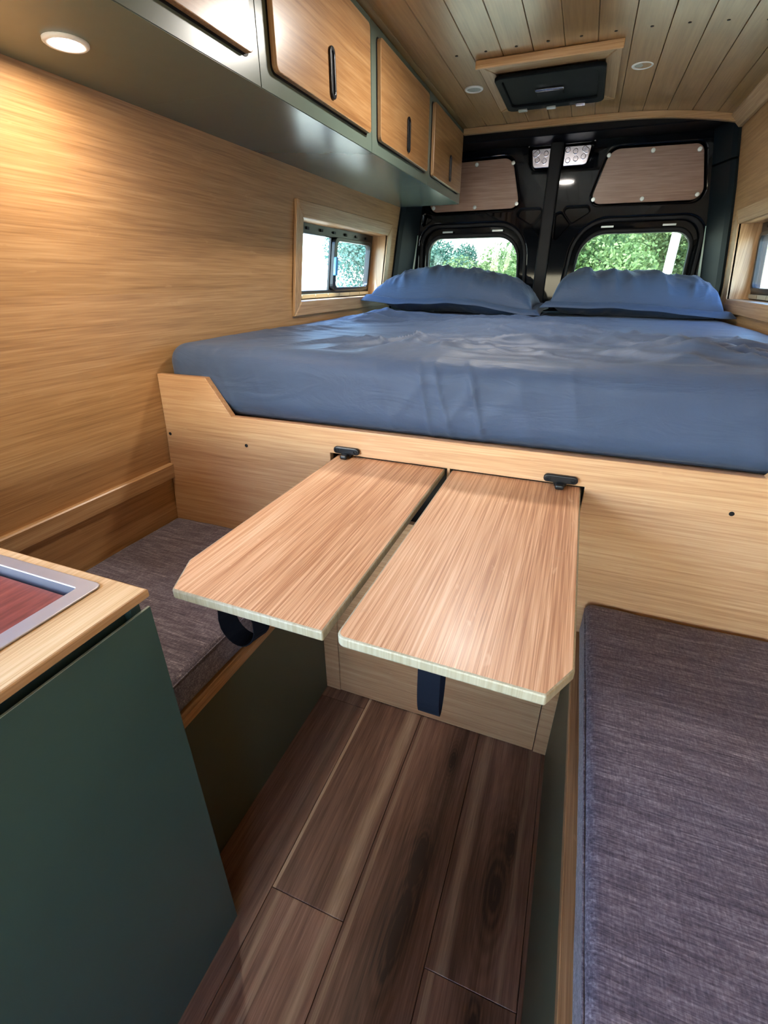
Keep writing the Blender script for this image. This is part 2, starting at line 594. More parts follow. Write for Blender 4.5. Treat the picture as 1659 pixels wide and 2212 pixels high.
def screw_mesh(axis='y', r=0.009):
    bm = lathe_bm([(r, 0), (r, 0.0022), (r * 0.82, 0.0042), (r * 0.45, 0.0044), (r * 0.4, 0.0018)], 14, axis)
    me = bpy.data.meshes.new('screw')
    bmesh.ops.recalc_face_normals(bm, faces=bm.faces)
    bm.to_mesh(me); bm.free()
    return me

# ------------------------------------------------------------------ van section profile
XC = -0.225
PROF = [(-0.02, 0.86), (0.54, 0.85), (0.68, 0.836), (0.81, 0.82), (1.0, 0.808), (1.17, 0.797), (1.40, 0.765), (1.545, 0.742), (1.76, 0.70), (1.80, 0.69)]
def hw(z):
    for (z0, w0), (z1, w1) in zip(PROF, PROF[1:]):
        if z <= z1:
            return w0 + (w1 - w0) * (z - z0) / (z1 - z0)
    return PROF[-1][1]
def ceil_z(x):
    d = abs(x - XC)
    if x > XC:
        return 1.832 - 0.050 * (d / 0.69) ** 3
    return 1.832 if d < 0.44 else 1.832 - 0.050 * ((d - 0.44) / 0.25) ** 2
YR = 2.715       # rear end of the lined walls
YF = -1.45       # front end of the living space
YB = 0.968       # face of the bed board
WIN = dict(y0=1.715, y1=2.56, z0=1.125, z1=1.40)

# ------------------------------------------------------------------ structure: walls
def wall(name, side, label, mat):
    ys = sorted({YF, -1.25, 0.12, 0.9, WIN['y0'], WIN['y1'], YR})
    zs = sorted({z for z, _ in PROF} | {0.06, 1.62, WIN['z0'], WIN['z1']})
    verts, faces, vi = [], [], {}
    def v(y, z, off):
        key = (y, z, off)
        if key not in vi:
            vi[key] = len(verts)
            verts.append((XC + side * (hw(z) + off), y, z))
        return vi[key]
    for j in range(len(ys) - 1):
        for i in range(len(zs) - 1):
            y0, y1, z0, z1 = ys[j], ys[j + 1], zs[i], zs[i + 1]
            ym, zm = (y0 + y1) / 2, (z0 + z1) / 2
            if WIN['y0'] < ym < WIN['y1'] and WIN['z0'] < zm < WIN['z1']:
                continue
            if side < 0 and -1.25 < ym < 0.12 and 0.06 < zm < 1.62:
                continue
            for off in (0.0, 0.012, 0.10):
                faces.append((v(y0, z0, off), v(y1, z0, off), v(y1, z1, off), v(y0, z1, off)))
    o = mesh_obj(name, verts, faces, mat, mats=[mat, M['shell']], idx=[0 if i % 3 < 2 else 1 for i in range(len(faces))])
    return tag(o, label, 'wall', kind='structure')
wall('wall_left', -1, 'bamboo veneer wall with a small sliding window beside the bed and cabinets', M['wall'])
wall('wall_right', 1, 'bamboo veneer wall at the right edge beside the bed', M['wall'])

# front of the van: unseen cab behind the viewpoint, its openings shaped for the light
def cab():
    root = thing('unseen_wall_front', 'unseen black cab front, windscreen cut low against glare on the rear doors', 'wall', (XC, -2.7, 0), kind='structure')
    plate('glare_block_bulkhead', [rect(XC - 0.95, XC + 0.95, -0.02, 1.95), rect(XC - 0.86, XC + 0.86, 0.62, 1.26)], -2.78, -2.72, 'xz', M['shell'], root)  # solid part above the low opening blocks windscreen reflections on the rear doors
    for s in (-1, 1):
        x = XC + s * 0.92
        plate('unseen_cab_side', [rect(-2.75, YF, -0.02, 1.95), rect(-2.65, -1.55, 0.78, 1.68)], x - 0.03, x + 0.03, 'yz', M['shell'], root)  # side openings enlarged to let in more daylight
    box('unseen_cab_roof', (XC - 0.95, -2.78, 1.9), (XC + 0.95, YF + 0.02, 1.95), M['shell'], root)
    box('unseen_low_windscreen', (XC - 0.86, -2.752, 0.62), (XC + 0.86, -2.748, 1.26), M['glass_clear'], root)
cab()
# the cab stays plain: it lies behind the viewpoint

# floor and planks
floor = thing('floor', 'walnut-look plank floor between the two benches', 'floor', (XC, 0, 0), kind='structure')
box('subfloor', (XC - 0.97, -2.8, -0.06), (XC + 0.97, 3.0, -0.008), M['void'], floor)
G = 0.0012
planks = [
    (-0.783, -0.607, [(-1.0, 3.0)], 'p', 1.0), (-0.607, -0.431, [(-1.4, 0.93), (0.93, 2.0)], 'a', 0.8),
    (-0.431, -0.2565, [(-1.4, 0.419), (0.419, 1.7)], 'b', 1.0), (-0.2565, -0.078, [(-0.6, 1.25)], 'c', 0.95),
    (-0.078, 0.098, [(-1.4, 0.412), (0.412, 1.6)], 'd', 0.95), (0.098, 0.275, [(-0.9, 1.2)], 'e', 0.95),
]
pl_i = 0
for x0, x1, runs, key, tone in planks:
    for ri, (y0, y1) in enumerate(runs):
        st, kn = [], []
        if key == 'b' and ri == 1:
            st = [(-0.431, -0.4215, 1.0), (-0.310, -0.262, 0.75)]
        if key == 'b' and ri == 0:
            st = [(-0.418, -0.40, 0.5), (-0.375, -0.36, 0.35), (-0.30, -0.27, 0.55)]
        if key == 'a':
            st = [(-0.50, -0.455, 0.25)]
        if key == 'c':
            st = [(-0.25, -0.238, 0.4)]
            kn = [(-0.150, 0.60, 0.022), (-0.150, 0.44, 0.05), (-0.13, 0.86, 0.016)]
        if key == 'd' and ri == 1:
            st = [(-0.066, -0.032, 0.45), (0.060, 0.078, 0.25)]
            kn = [(0.030, 0.585, 0.045), (0.050, 0.70, 0.016)]
        if key == 'd' and ri == 0:
            st = [(-0.07, -0.055, 0.45)]
            kn = [(0.02, 0.36, 0.03)]
        m = plank_mat('walnut_plank', 3.7 + pl_i * 5.3, st, kn, tone * (1.25 if (key == 'b' and ri == 0) else 1.0))
        box('plank', (x0 + G / 2, y0 + G / 2, -0.008), (x1 - G / 2, y1 - G / 2, 0.0), m, floor, bev=0.0008)
        pl_i += 1

# ceiling boards
ceiling = thing('ceiling', 'tongue and groove wooden board ceiling with dark screw dots', 'ceiling', (XC, 0.6, 1.84), kind='structure')
PW = 0.0922
x_seam0 = -0.453
k0 = int(math.ceil((XC - 0.69 - x_seam0) / PW)) - 1
dot = lathe_bm([(0.0045, -0.0012), (0.0045, 0.0)], 10)
dot_me = bpy.data.meshes.new('screw_hole')
dot.to_mesh(dot_me); dot.free()
dot_me.materials.append(M['void'])
for k in range(k0, 11):
    a, b = x_seam0 + k * PW, x_seam0 + (k + 1) * PW
    a, b = max(a, XC - 0.70), min(b, XC + 0.70)
    if b - a < 0.01:
        continue
    za, zb = ceil_z(a), ceil_z(b)
    g = 0.0006
    V = []
    for y in (YF, 2.70):
        V += [(a + g, y, za + 0.002), (a + g + 0.0012, y, za), (b - g - 0.0012, y, zb), (b - g, y, zb + 0.002), (b - g, y, zb + 0.014), (a + g, y, za + 0.014)]
    F = [(i, (i + 1) % 6, 6 + (i + 1) % 6, 6 + i) for i in range(6)] + [(0, 1, 2, 3, 4, 5), (11, 10, 9, 8, 7, 6)]
    mesh_obj('plank', V, F, M['ceil'], ceiling)
    xm = (a + b) / 2
    for yy in (1.905, 0.75):
        if k >= 0 or k == -1:
            link('screw_hole', dot_me, ceiling, loc=(xm, yy, ceil_z(xm)))
mesh_obj('roof_deck', [(XC - 0.95, YF, 1.86), (XC + 0.95, YF, 1.86), (XC + 0.95, 3.0, 1.86), (XC - 0.95, 3.0, 1.86),
                       (XC - 0.95, YF, 1.9), (XC + 0.95, YF, 1.9), (XC + 0.95, 3.0, 1.9), (XC - 0.95, 3.0, 1.9)],
         [(0, 1, 2, 3), (4, 5, 6, 7), (0, 1, 5, 4), (1, 2, 6, 5), (2, 3, 7, 6), (3, 0, 4, 7)], M['void'], ceiling)

# ceiling edge trims
def strip_x(name, y0, y1, drop, up, label):
    n = 24
    V, F = [], []
    x0, x1 = -0.652, XC + 0.700
    for i in range(n + 1):
        x = x0 + (x1 - x0) * i / n
        z = ceil_z(x)
        V += [(x, y0, z - drop + 0.003), (x, y0 + 0.003, z - drop), (x, y1, z - drop), (x, y1, z + up), (x, y0, z + up)]
    for i in range(n):
        for j in range(5):
            F.append((i * 5 + j, i * 5 + (j + 1) % 5, (i + 1) * 5 + (j + 1) % 5, (i + 1) * 5 + j))
    F += [(0, 1, 2, 3, 4), tuple(n * 5 + j for j in (4, 3, 2, 1, 0))]
    return tag(mesh_obj(name, V, F, M['trim_x']), label, 'trim', kind='structure')
strip_x('trim_1', 2.690, 2.712, 0.024, -0.001, 'bamboo trim strip along the rear edge of the ceiling')
V, F = [], []
zc_ = ceil_z(XC + 0.665)
for y in (YF, 2.706):
    V += [(XC + 0.655, y, zc_ + 0.003), (XC + 0.652, y, zc_ - 0.006), (XC + 0.690, y, 1.745), (XC + 0.700, y, 1.745), (XC + 0.700, y, zc_)]
F = [(i, (i + 1) % 5, 5 + (i + 1) % 5, 5 + i) for i in range(5)] + [(0, 1, 2, 3, 4), (9, 8, 7, 6, 5)]
tag(mesh_obj('trim_2', V, F, M['trim_y']), 'bamboo corner moulding where the right wall meets the ceiling', 'trim', kind='structure')
# rail on the left wall
V = []
for y in (0.35, YB - 0.001):
    for z, o in ((0.675, 0.0), (0.675, 0.014), (0.716, 0.014), (0.719, 0.011), (0.719, 0.0)):
        V.append((XC - hw(z) + o, y, z))
tag(mesh_obj('trim_3', V, F, M['trim_y']), 'horizontal bamboo rail on the left wall above the bench cushion', 'trim', kind='structure')

# ------------------------------------------------------------------ side windows
def side_window(name, side, label):
    y0, y1, z0, z1 = WIN['y0'], WIN['y1'], WIN['z0'], WIN['z1']
    zm = (z0 + z1) / 2
    root = thing(name, label, 'window', (XC + side * hw(zm), (y0 + y1) / 2, z0), kind='structure')
    t = 0.050
    th = 0.011
    def fx(y, z, o):      # o: inward offset from the wall
        return (XC + side * (hw(z) - o), y, z)
    def prism(nm, quad, mat):
        V = [fx(y, z, 0.0) for y, z in quad] + [fx(y, z, th - 0.002) for y, z in quad]
        cy = sum(q[0] for q in quad) / 4; cz = sum(q[1] for q in quad) / 4
        V += [fx(y + (cy - y) * 0.02, z + (cz - z) * 0.05, th) for y, z in quad]
        F = [(3, 2, 1, 0), (8, 9, 10, 11)] + [(i, (i + 1) % 4, 4 + (i + 1) % 4, 4 + i) for i in range(4)] + [(4 + i, 4 + (i + 1) % 4, 8 + (i + 1) % 4, 8 + i) for i in range(4)]
        mesh_obj(nm, V, F, mat, root)
    A, B, C, D = (y0 - t, z0 - t), (y1 + t, z0 - t), (y1 + t, z1 + t), (y0 - t, z1 + t)
    a, b, c, d = (y0, z0), (y1, z0), (y1, z1), (y0, z1)
    prism('casing_board', (A, B, b, a), M['trim_y'])
    prism('casing_board', (B, C, c, b), M['trim_z'])
    prism('casing_board', (C, D, d, c), M['trim_y'])
    prism('casing_board', (D, A, a, d), M['trim_z'])
    # lining of the opening
    dep = 0.105
    def lin(nm, p, q, n, mat):
        (ya, za), (yb, zb) = p, q
        ny, nz = n
        V = []
        for (yy, zz) in ((ya, za), (yb, zb), (yb - ny * 0.008, zb - nz * 0.008), (ya - ny * 0.008, za - nz * 0.008)):
            V.append(fx(yy, zz, 0.006)); V.append(fx(yy, zz, -dep))
        F = [(0, 2, 3, 1), (2, 4, 5, 3), (4, 6, 7, 5), (6, 0, 1, 7), (0, 6, 4, 2), (1, 3, 5, 7)]
        mesh_obj(nm, V, F, mat, root)
    lin('lining', a, b, (0, 1), M['trim_y']); lin('lining', b, c, (-1, 0), M['trim_z'])
    lin('lining', c, d, (0, -1), M['trim_y']); lin('lining', d, a, (1, 0), M['trim_z'])
    # black aluminium slider set back in the opening
    tilt = (hw(z0) - hw(z1)) / (z1 - z0)
    def wp(u, v, w):      # u along y, v along z, w outward depth
        return (XC + side * (hw(zm) - tilt * (v - zm) + w), u, v)
    ym = y0 + 0.49 * (y1 - y0)
    i0, i1, j0, j1 = y0 + 0.028, y1 - 0.030, z0 + 0.034, z1 - 0.036
    plate('window_frame', [rect(y0 - 0.005, y1 + 0.005, z0 - 0.005, z1 + 0.005), rpoly(rect(i0, i1, j0, j1), 0.028, 5)], 0.072, 0.094, wp, M['plastic'], root, bev=0.003)
    plate('sash', [rpoly(rect(ym - 0.012, i1 + 0.004, j0 - 0.004, j1 + 0.004), 0.028, 5), rpoly(rect(ym + 0.016, i1 - 0.014, j0 + 0.010, j1 - 0.010), 0.02, 5)], 0.060, 0.078, wp, M['plastic'], root, bev=0.002)
    plate('mullion', [rect(ym - 0.016, ym + 0.010, j0 - 0.004, j1 + 0.004)], 0.078, 0.090, wp, M['plastic'], root, bev=0.002)
    plate('pane', [rpoly(rect(i0 - 0.004, ym, j0 - 0.004, j1 + 0.004), 0.02, 4)], 0.084, 0.088, wp, M['glass_side'], root)
    plate('pane', [rpoly(rect(ym + 0.012, i1 - 0.010, j0 + 0.006, j1 - 0.006), 0.02, 4)], 0.066, 0.070, wp, M['glass_side'], root)
    l = plate('latch', [rpoly(rect(ym - 0.016, ym + 0.006, zm - 0.045, zm + 0.028), 0.004, 3)], 0.048, 0.060, wp, M['tag'], root, bev=0.002)
    l['label'] = 'blue plastic latch tab on the sliding sash'
    n = 7
    pitch = (y1 - y0 - 0.03) / n
    for i in range(n):
        ya = y0 + 0.015 + pitch * i
        plate('frame_clip', [rect(ya + 0.002, ya + pitch - 0.002, z0 + 0.004, z0 + 0.020)], 0.062, 0.0715, wp, M['clip_pale'], root, bev=0.001)
        plate('frame_clip', [rect(ya + 0.03, ya + 0.05, z1 - 0.022, z1 - 0.012)], 0.066, 0.0715, wp, M['rubber'], root, bev=0.001)
    return root
side_window('window_1', -1, 'small black framed sliding window with bamboo casing in the left wall')
side_window('window_2', 1, 'sliding window with bamboo casing cut off by the right picture edge')

# ------------------------------------------------------------------ rear doors
YD = 2.87
XD = -0.217
def rear_door(name, s, label):
    """s=+1 right door, -1 left door (mirrored about XD)"""
    root = thing(name, label, 'door', (XD + s * 0.35, YD, 0.05), kind='structure')
    def mx(p):
        return [(XD + s * (u - XD), v) for u, v in p]
    outer = rpoly([(-0.212, 0.05), (0.505, 0.05), (0.512, 1.10), (0.478, 1.50), (0.430, 1.795), (-0.212, 1.795)], [0, 0.03, 0.3, 0.3, 0.05, 0], 6)
    win = rpoly([(-0.152, 0.86), (0.482, 0.86), (0.474, 1.469), (-0.100, 1.469)], [0.10, 0.10, 0.10, 0.165], 10)
    pan = rpoly([(-0.062, 1.519), (0.442, 1.517), (0.388, 1.742), (0.000, 1.748)], [0.04, 0.045, 0.045, 0.06], 7)
    lat = rpoly([(-0.206, 1.682), (-0.085, 1.682), (-0.066, 1.775), (-0.206, 1.775)], [0.004, 0.03, 0.01, 0.004], 5)
    tri = rpoly([(-0.178, 1.520), (-0.120, 1.452), (-0.042, 1.497), (-0.055, 1.520)], [0.014, 0.012, 0.012, 0.012], 4)
    tr2 = rpoly([(-0.200, 1.492), (-0.193, 1.375), (-0.170, 1.400), (-0.126, 1.447), (-0.178, 1.500)], [0.01, 0.012, 0.03, 0.012, 0.012], 4)
    tr3 = rpoly([(0.452, 1.520), (0.468, 1.455), (0.410, 1.492), (0.420, 1.505)], [0.01, 0.01, 0.01, 0.01], 4)
    holes = [win, pan, lat, tri, tr2] + ([tr3] if s < 0 else [])
    plate('inner_skin', [mx(outer)] + [mx(h) for h in holes], YD, YD + 0.022, 'xz', M['black'], root, bev=0.007, seg=3)
    glass_o = rpoly([(-0.098, 0.905), (0.434, 0.905), (0.424, 1.402), (-0.055, 1.402)], [0.06, 0.06, 0.072, 0.115], 10)
    seal_o = rpoly([(-0.113, 0.890), (0.449, 0.890), (0.440, 1.424), (-0.065, 1.424)], [0.07, 0.07, 0.085, 0.13], 10)
    # pressed back panel behind the cut-outs
    plate('outer_skin', [mx(outer), mx(glass_o)], YD + 0.040, YD + 0.062, 'xz', M['black'], root, bev=0.003)
    lip = rpoly([(-0.135, 0.875), (0.466, 0.875), (0.457, 1.452), (-0.086, 1.452)], [0.09, 0.09, 0.095, 0.15], 10)
    plate('window_flange', [mx(win), mx(lip)], YD + 0.008, YD + 0.030, 'xz', M['rubber'], root, bev=0.004)
    plate('window_seal', [mx(seal_o), mx(glass_o)], YD + 0.018, YD + 0.046, 'xz', M['rubber'], root, bev=0.006)
    plate('pane', [mx(rpoly([(-0.100, 0.903), (0.436, 0.903), (0.426, 1.404), (-0.057, 1.404)], [0.06, 0.06, 0.072, 0.115], 10))], YD + 0.046, YD + 0.050, 'xz', M['glass'], root)
    ins = rpoly([(-0.052, 1.527), (0.433, 1.525), (0.381, 1.735), (0.006, 1.740)], [0.036, 0.04, 0.04, 0.055], 7)
    pn = plate('insert_panel', [mx(ins)], YD + 0.004, YD + 0.012, 'xz', M['door_panel'], root, bev=0.002)
    pn['label'] = 'brown veneer insert panel with zinc screws'
    me = screw_mesh('y', 0.0095)
    me.materials.append(M['screw'])
    for u, v in ((-0.036, 1.546), (0.178, 1.539), (0.402, 1.545), (0.369, 1.713), (0.183, 1.722), (0.001, 1.717)):
        o = link('screw', me, pn)
        o.matrix_parent_inverse = Matrix()
        o.matrix_basis = Matrix.Translation((XD + s * (u - XD), YD + 0.004, v)) @ Matrix.Scale(-1, 4, (0, 1, 0))
    lp = plate('latch_plate', [mx(rpoly([(-0.200, 1.690), (-0.093, 1.690), (-0.080, 1.768), (-0.200, 1.768)], [0.004, 0.02, 0.008, 0.004], 4))], YD + 0.016, YD + 0.024, 'xz', M['chrome'], root, bev=0.003)
    lp['label'] = 'bright zinc latch plate with round bolts'
    bm = lathe_bm([(0.0115, 0), (0.0115, -0.006), (0.009, -0.008), (0.005, -0.008), (0.004, -0.004)], 12, 'y')
    bme = bpy.data.meshes.new('bolt')
    bmesh.ops.recalc_face_normals(bm, faces=bm.faces)
    bm.to_mesh(bme); bm.free()
    bme.materials.append(M['chrome'])
    for u, v in ((-0.185, 1.752), (-0.150, 1.745), (-0.110, 1.752), (-0.180, 1.712), (-0.145, 1.716), (-0.112, 1.722), (-0.100, 1.745)):
        link('bolt', bme, lp, loc=(XD + s * (u - XD), YD + 0.016, v))
    for u in (0.05, 0.32):
        plate('seal_clip', [mx(rect(u - 0.028, u + 0.028, 1.428, 1.436))], YD + 0.014, YD + 0.018, 'xz', M['clip'], root)
    return root
rear_door('door_1', -1, 'left glossy black rear door half hidden by the overhead cabinet')
rear_door('door_2', 1, 'right glossy black rear door with window and veneer insert')
tag(plate('trim_4', [rpoly([(-0.266, 0.05), (-0.204, 0.05), (-0.206, 1.785), (-0.264, 1.785)], 0.004, 2)], YD - 0.022, YD - 0.001, 'xz', M['rubber'], bev=0.006, seg=3),
    'black rubber weather strip between the two rear doors', 'trim', kind='structure')

# rear header and corner pillars
hd = thing('wall_rear', 'black painted steel header above the rear doors', 'wall', (XC, 2.80, 1.78), kind='structure')
box('header_beam', (XC - 0.72, 2.7125, 1.779), (XC + 0.72, 2.93, 1.855), M['header'], hd, bev=0.004)
box('sill', (XC - 0.93, 2.70, -0.02), (XC + 0.93, 2.95, 0.045), M['header'], hd)
for s in (-1, 1):
    plate('outer_post', [[(XC + s * a, b) for a, b in ((hw(0) + 0.11, -0.02), (0.715, -0.02), (0.72, 1.1), (0.69, 1.5), (0.640, 1.80), (0.82, 1.80), (0.93, 1.2))]], YD + 0.005, YD + 0.085, 'xz', M['header'], hd)
for s, nm, lb in ((-1, 'trim_5', 'charcoal plastic pillar cover left of the rear doors'), (1, 'trim_6', 'charcoal plastic pillar cover right of the rear doors')):
    root = thing(nm, lb, 'trim', (XC + s * 0.77, 2.78, 0.05), kind='structure')
    for za, zb in ((0.05, 1.642), (1.650, 1.80)):
        V, F = [], []
        n = 14
        for i in range(n + 1):
            z = za + (zb - za) * i / n
            w = hw(z)
            prof = [(w + 0.002, YR - 0.004), (w - 0.010, YR - 0.006), (w - 0.024, 2.735), (w - 0.058, 2.845), (w - 0.066, 2.868), (w + 0.08, 2.868), (w + 0.08, YR)]
            V += [(XC + s * a, b, z) for a, b in prof]
        k = 7
        for i in range(n):
            for j in range(k):
                q = (i * k + j, i * k + (j + 1) % k, (i + 1) * k + (j + 1) % k, (i + 1) * k + j)
                F.append(q if s > 0 else q[::-1])
        F += [tuple(range(k)), tuple(n * k + j for j in reversed(range(k)))]
        mesh_obj('pillar_cover', V, F, M['pillar'], root)
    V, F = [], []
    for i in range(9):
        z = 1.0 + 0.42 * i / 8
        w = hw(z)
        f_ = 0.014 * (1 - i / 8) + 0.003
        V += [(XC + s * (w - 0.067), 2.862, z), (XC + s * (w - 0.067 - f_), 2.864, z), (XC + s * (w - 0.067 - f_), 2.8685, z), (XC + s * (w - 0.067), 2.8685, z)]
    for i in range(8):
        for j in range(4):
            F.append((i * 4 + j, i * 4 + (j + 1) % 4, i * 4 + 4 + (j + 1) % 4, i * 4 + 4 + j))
    mesh_obj('edge_gleam', V, F, M['strip'], root)  # added pale sliver paints the reflection along the pillar edge

# ------------------------------------------------------------------ overhead cabinets
CX, CZ0, CZ1 = -0.655, 1.536, 1.829
cab_labels = [
    ('overhead cabinet unit cut off by the top edge, nearest the lit puck lamp', None),
    ('largest overhead cabinet with wooden door fully visible, second from the front', None),
    ('overhead cabinet with wooden door, between the largest one and the one by the rear doors', None),
    ('smallest looking overhead cabinet at the far end beside the rear doors', None)]
units = [(0.456, 1.016), (1.016, 1.576), (1.576, 2.136), (2.136, 2.700)]
doors_y = [(0.497, 0.980), (1.057, 1.540), (1.616, 2.099), (2.178, 2.650)]
handles_y = [None, 1.300, 1.862, 2.432]
for i, ((ya, yb), (da, db)) in enumerate(zip(units, doors_y)):
    root = thing('overhead_cabinet', cab_labels[i][0], 'cabinet', (XC - 0.62, (ya + yb) / 2, CZ0), 'green overhead cabinets')
    g = 0.0003
    # carcass follows the wall behind
    pts = [(CX, CZ0), (CX, CZ1), (XC - hw(1.79) + 0.001, 1.795), (XC - hw(CZ0) + 0.001, CZ0)]
    V = [(x, ya + g, z) for x, z in pts] + [(x, yb - g, z) for x, z in pts]
    F = [(0, 1, 2, 3), (7, 6, 5, 4)] + [(j, (j + 1) % 4, 4 + (j + 1) % 4, 4 + j) for j in range(4)]
    bm = bmesh.new()
    vs = [bm.verts.new(v) for v in V]
    for f in F:
        bm.faces.new([vs[j] for j in f])
    bmesh.ops.recalc_face_normals(bm, faces=bm.faces)
    es = [e for e in bm.edges if all(abs(v.co.x - CX) < 1e-5 for v in e.verts)]
    bmesh.ops.bevel(bm, geom=es, offset=0.0012, segments=2, affect='EDGES')
    bm_obj('carcass', bm, M['green'], root)
    zt = 1.803
    gap = plate('door_gap', [rpoly(rect(da - 0.003, db + 0.003, 1.5685, zt + 0.003), 0.014, 4)], CX, CX + 0.0012, 'yz', M['rubber'], root)
    door = plate('door', [rpoly(rect(da, db, 1.572, zt), 0.012, 5)], CX + 0.0015, CX + 0.014, 'yz', M['door_y'], root, bev=0.0015, edge_mat=M['trim_z'])
    hy = handles_y[i] or 0.74
    plate('handle', [rpoly(rect(hy - 0.013, hy + 0.013, 1.588, 1.684), 0.012, 5), rpoly(rect(hy - 0.006, hy + 0.006, 1.597, 1.675), 0.006, 4)], CX + 0.0142, CX + 0.0200, 'yz', M['plastic'], door, bev=0.002)
    plate('handle_cup', [rpoly(rect(hy - 0.007, hy + 0.007, 1.596, 1.676), 0.006, 4)], CX + 0.0142, CX + 0.0160, 'yz', M['rubber'], door)

# ------------------------------------------------------------------ lamps
def puck(name, loc, label, r, lit, power=0.0, group=None, col=(1.0, 0.86, 0.68)):
    root = thing(name, label, 'lamp', loc, group)
    x, y, z = loc
    bm = lathe_bm([(r * 0.74, -0.001), (r * 0.76, -0.0045), (r * 0.92, -0.005), (r, -0.003), (r, 0.0)], 32, cap=False, at=loc)
    bm_obj('bezel', bm, M['white'], root, smooth=True)
    bm = lathe_bm([(r * 0.75, 0.0), (r * 0.75, -0.0022), (r * 0.5, -0.003), (0.001, -0.0032)], 32, at=loc)
    bm_obj('lens', bm, M['lens_on'] if lit else M['frost'], root, smooth=True)
    if lit:
        d = bpy.data.lights.new('puck_glow', 'AREA')
        d.shape = 'DISK'
        d.size = r * 1.4
        d.energy = power
        d.color = col
        o = bpy.data.objects.new('puck_glow', d)
        COL.objects.link(o)
        o.parent = root
        o.location = (0, 0, -0.006)
    return root
puck('puck_lamp', (-0.826, 0.735, CZ0), 'lit round puck lamp in the underside of the overhead cabinets', 0.033, True, 1.0)
puck('ceiling_puck_light', (-0.505, 2.205, 1.832 - 0.0005), 'round white puck light in the ceiling left of the black vent', 0.034, False, group='ceiling puck lights')
puck('ceiling_puck_light', (0.056, 2.190, 1.832 - 0.0005), 'round white puck light in the ceiling right of the black vent', 0.034, False, group='ceiling puck lights')
puck('ceiling_lamp', (-0.255, 1.50, 1.832 - 0.0005), 'lit round ceiling lamp above the table just out of view', 0.075, True, 2.6, col=(1.0, 0.93, 0.84))

# ------------------------------------------------------------------ roof vent
vent = thing('roof_vent', 'black roof vent with pull handle in a square bamboo surround', 'vent', (-0.23, 2.21, 1.83))
vx0, vx1, vy0, vy1 = -0.445, -0.014, 1.967, 2.470
ox0, ox1, oy0, oy1 = -0.400, -0.058, 2.058, 2.412
zt_, zb_ = 1.8318, 1.820
def frame_piece(quad, mat):
    V = [(x, y, zt_) for x, y in quad] + [(x, y, zb_ + 0.003) for x, y in quad]
    cx = sum(q[0] for q in quad) / 4; cy = sum(q[1] for q in quad) / 4
    V += [(x + (cx - x) * 0.02, y + (cy - y) * 0.03, zb_) for x, y in quad]
    Fq = [(3, 2, 1, 0), (8, 9, 10, 11)] + [(i, (i + 1) % 4, 4 + (i + 1) % 4, 4 + i) for i in range(4)] + [(4 + i, 4 + (i + 1) % 4, 8 + (i + 1) % 4, 8 + i) for i in range(4)]
    bm = bmesh.new()
    vs = [bm.verts.new(v) for v in V]
    for f in Fq:
        bm.faces.new([vs[j] for j in f])
    bm_obj('surround_board', bm, mat, vent)
frame_piece([(vx0, vy0), (vx1, vy0), (ox1, oy0), (ox0, oy0)], M['trim_x'])
frame_piece([(vx1, vy0), (vx1, vy1), (ox1, oy1), (ox1, oy0)], M['trim_y'])
frame_piece([(vx1, vy1), (vx0, vy1), (ox0, oy1), (ox1, oy1)], M['trim_x'])
frame_piece([(vx0, vy1), (vx0, vy0), (ox0, oy0), (ox0, oy1)], M['trim_y'])
box('front_lip', (vx0 - 0.004, vy0 - 0.010, 1.808), (vx1 + 0.004, vy0 - 0.0005, 1.8312), M['trim_x'], vent, bev=0.003, seg=2)
plate('vent_frame', [rpoly(rect(ox0 - 0.006, ox1 + 0.006, oy0 - 0.006, oy1 + 0.006), 0.028, 6), rpoly(rect(ox0 + 0.018, ox1 - 0.018, oy0 + 0.018, oy1 - 0.045), 0.02, 6)], 1.803, 1.8148, 'xy', M['vent'], vent, bev=0.004, seg=3)
cov = plate('vent_cover', [rpoly(rect(ox0 + 0.018, ox1 - 0.018, oy0 + 0.018, oy1 - 0.045), 0.02, 6)], 1.811, 1.818, 'xy', M['vent'], vent)
h_ = box('pull_handle', (-0.285, 2.214, 1.804), (-0.187, 2.232, 1.8105), M['chrome'], cov, bev=0.002)
box('blind_grip', (-0.283, 2.233, 1.806), (-0.189, 2.285, 1.8108), M['vent'], cov, bev=0.002)
for x in (-0.347, -0.240, -0.133):
    bm = box_bm((x - 0.017, 2.392, 1.797), (x + 0.017, 2.414, 1.8035), 0.002, 2)
    bm_obj('catch', bm, M['chrome'] if x > -0.2 else M['clip'], vent)

# ------------------------------------------------------------------ bed base
BT = 0.018
base = thing('bed_base', 'bamboo bed platform front with a notched top edge', 'bed base', (XC, YB + 0.01, 0.0))
def bx(zv):
    return XC - hw(zv) + 0.002, XC + hw(zv) - 0.002
zt1, zt2 = 0.975, 0.880
OX0, OX1 = -0.533, 0.073
SX0, SX1 = -0.522, 0.065
board_o = [(bx(0.0)[0], 0.001), (OX0, 0.001), (OX0, 0.660), (SX0, 0.660), (SX0, 0.8175), (-0.226, 0.8175), (-0.226, 0.660), (-0.219, 0.660), (-0.219, 0.8175),
           (SX1, 0.8175), (SX1, 0.660), (OX1, 0.660), (OX1, 0.001), (bx(0.0)[1], 0.001)]
right_side = [(bx(z)[1], z) for z in (0.54, 0.81)] + [(bx(zt1)[1], zt1), (2 * XC + 0.873, zt1), (2 * XC + 0.808, zt2)]
left_side = [(-0.808, zt2), (-0.873, zt1), (bx(zt1)[0], zt1)] + [(bx(z)[0], z) for z in (0.81, 0.54)]
plate('front_board', [board_o + right_side + left_side], YB, YB + BT, 'xz', M['board'], base, bev=0.0015)
plate('drawer_front', [rect(OX0 + 0.0018, OX1 - 0.0018, 0.004, 0.6575)], YB + 0.0005, YB + BT, 'xz', M['board'], base, bev=0.001)
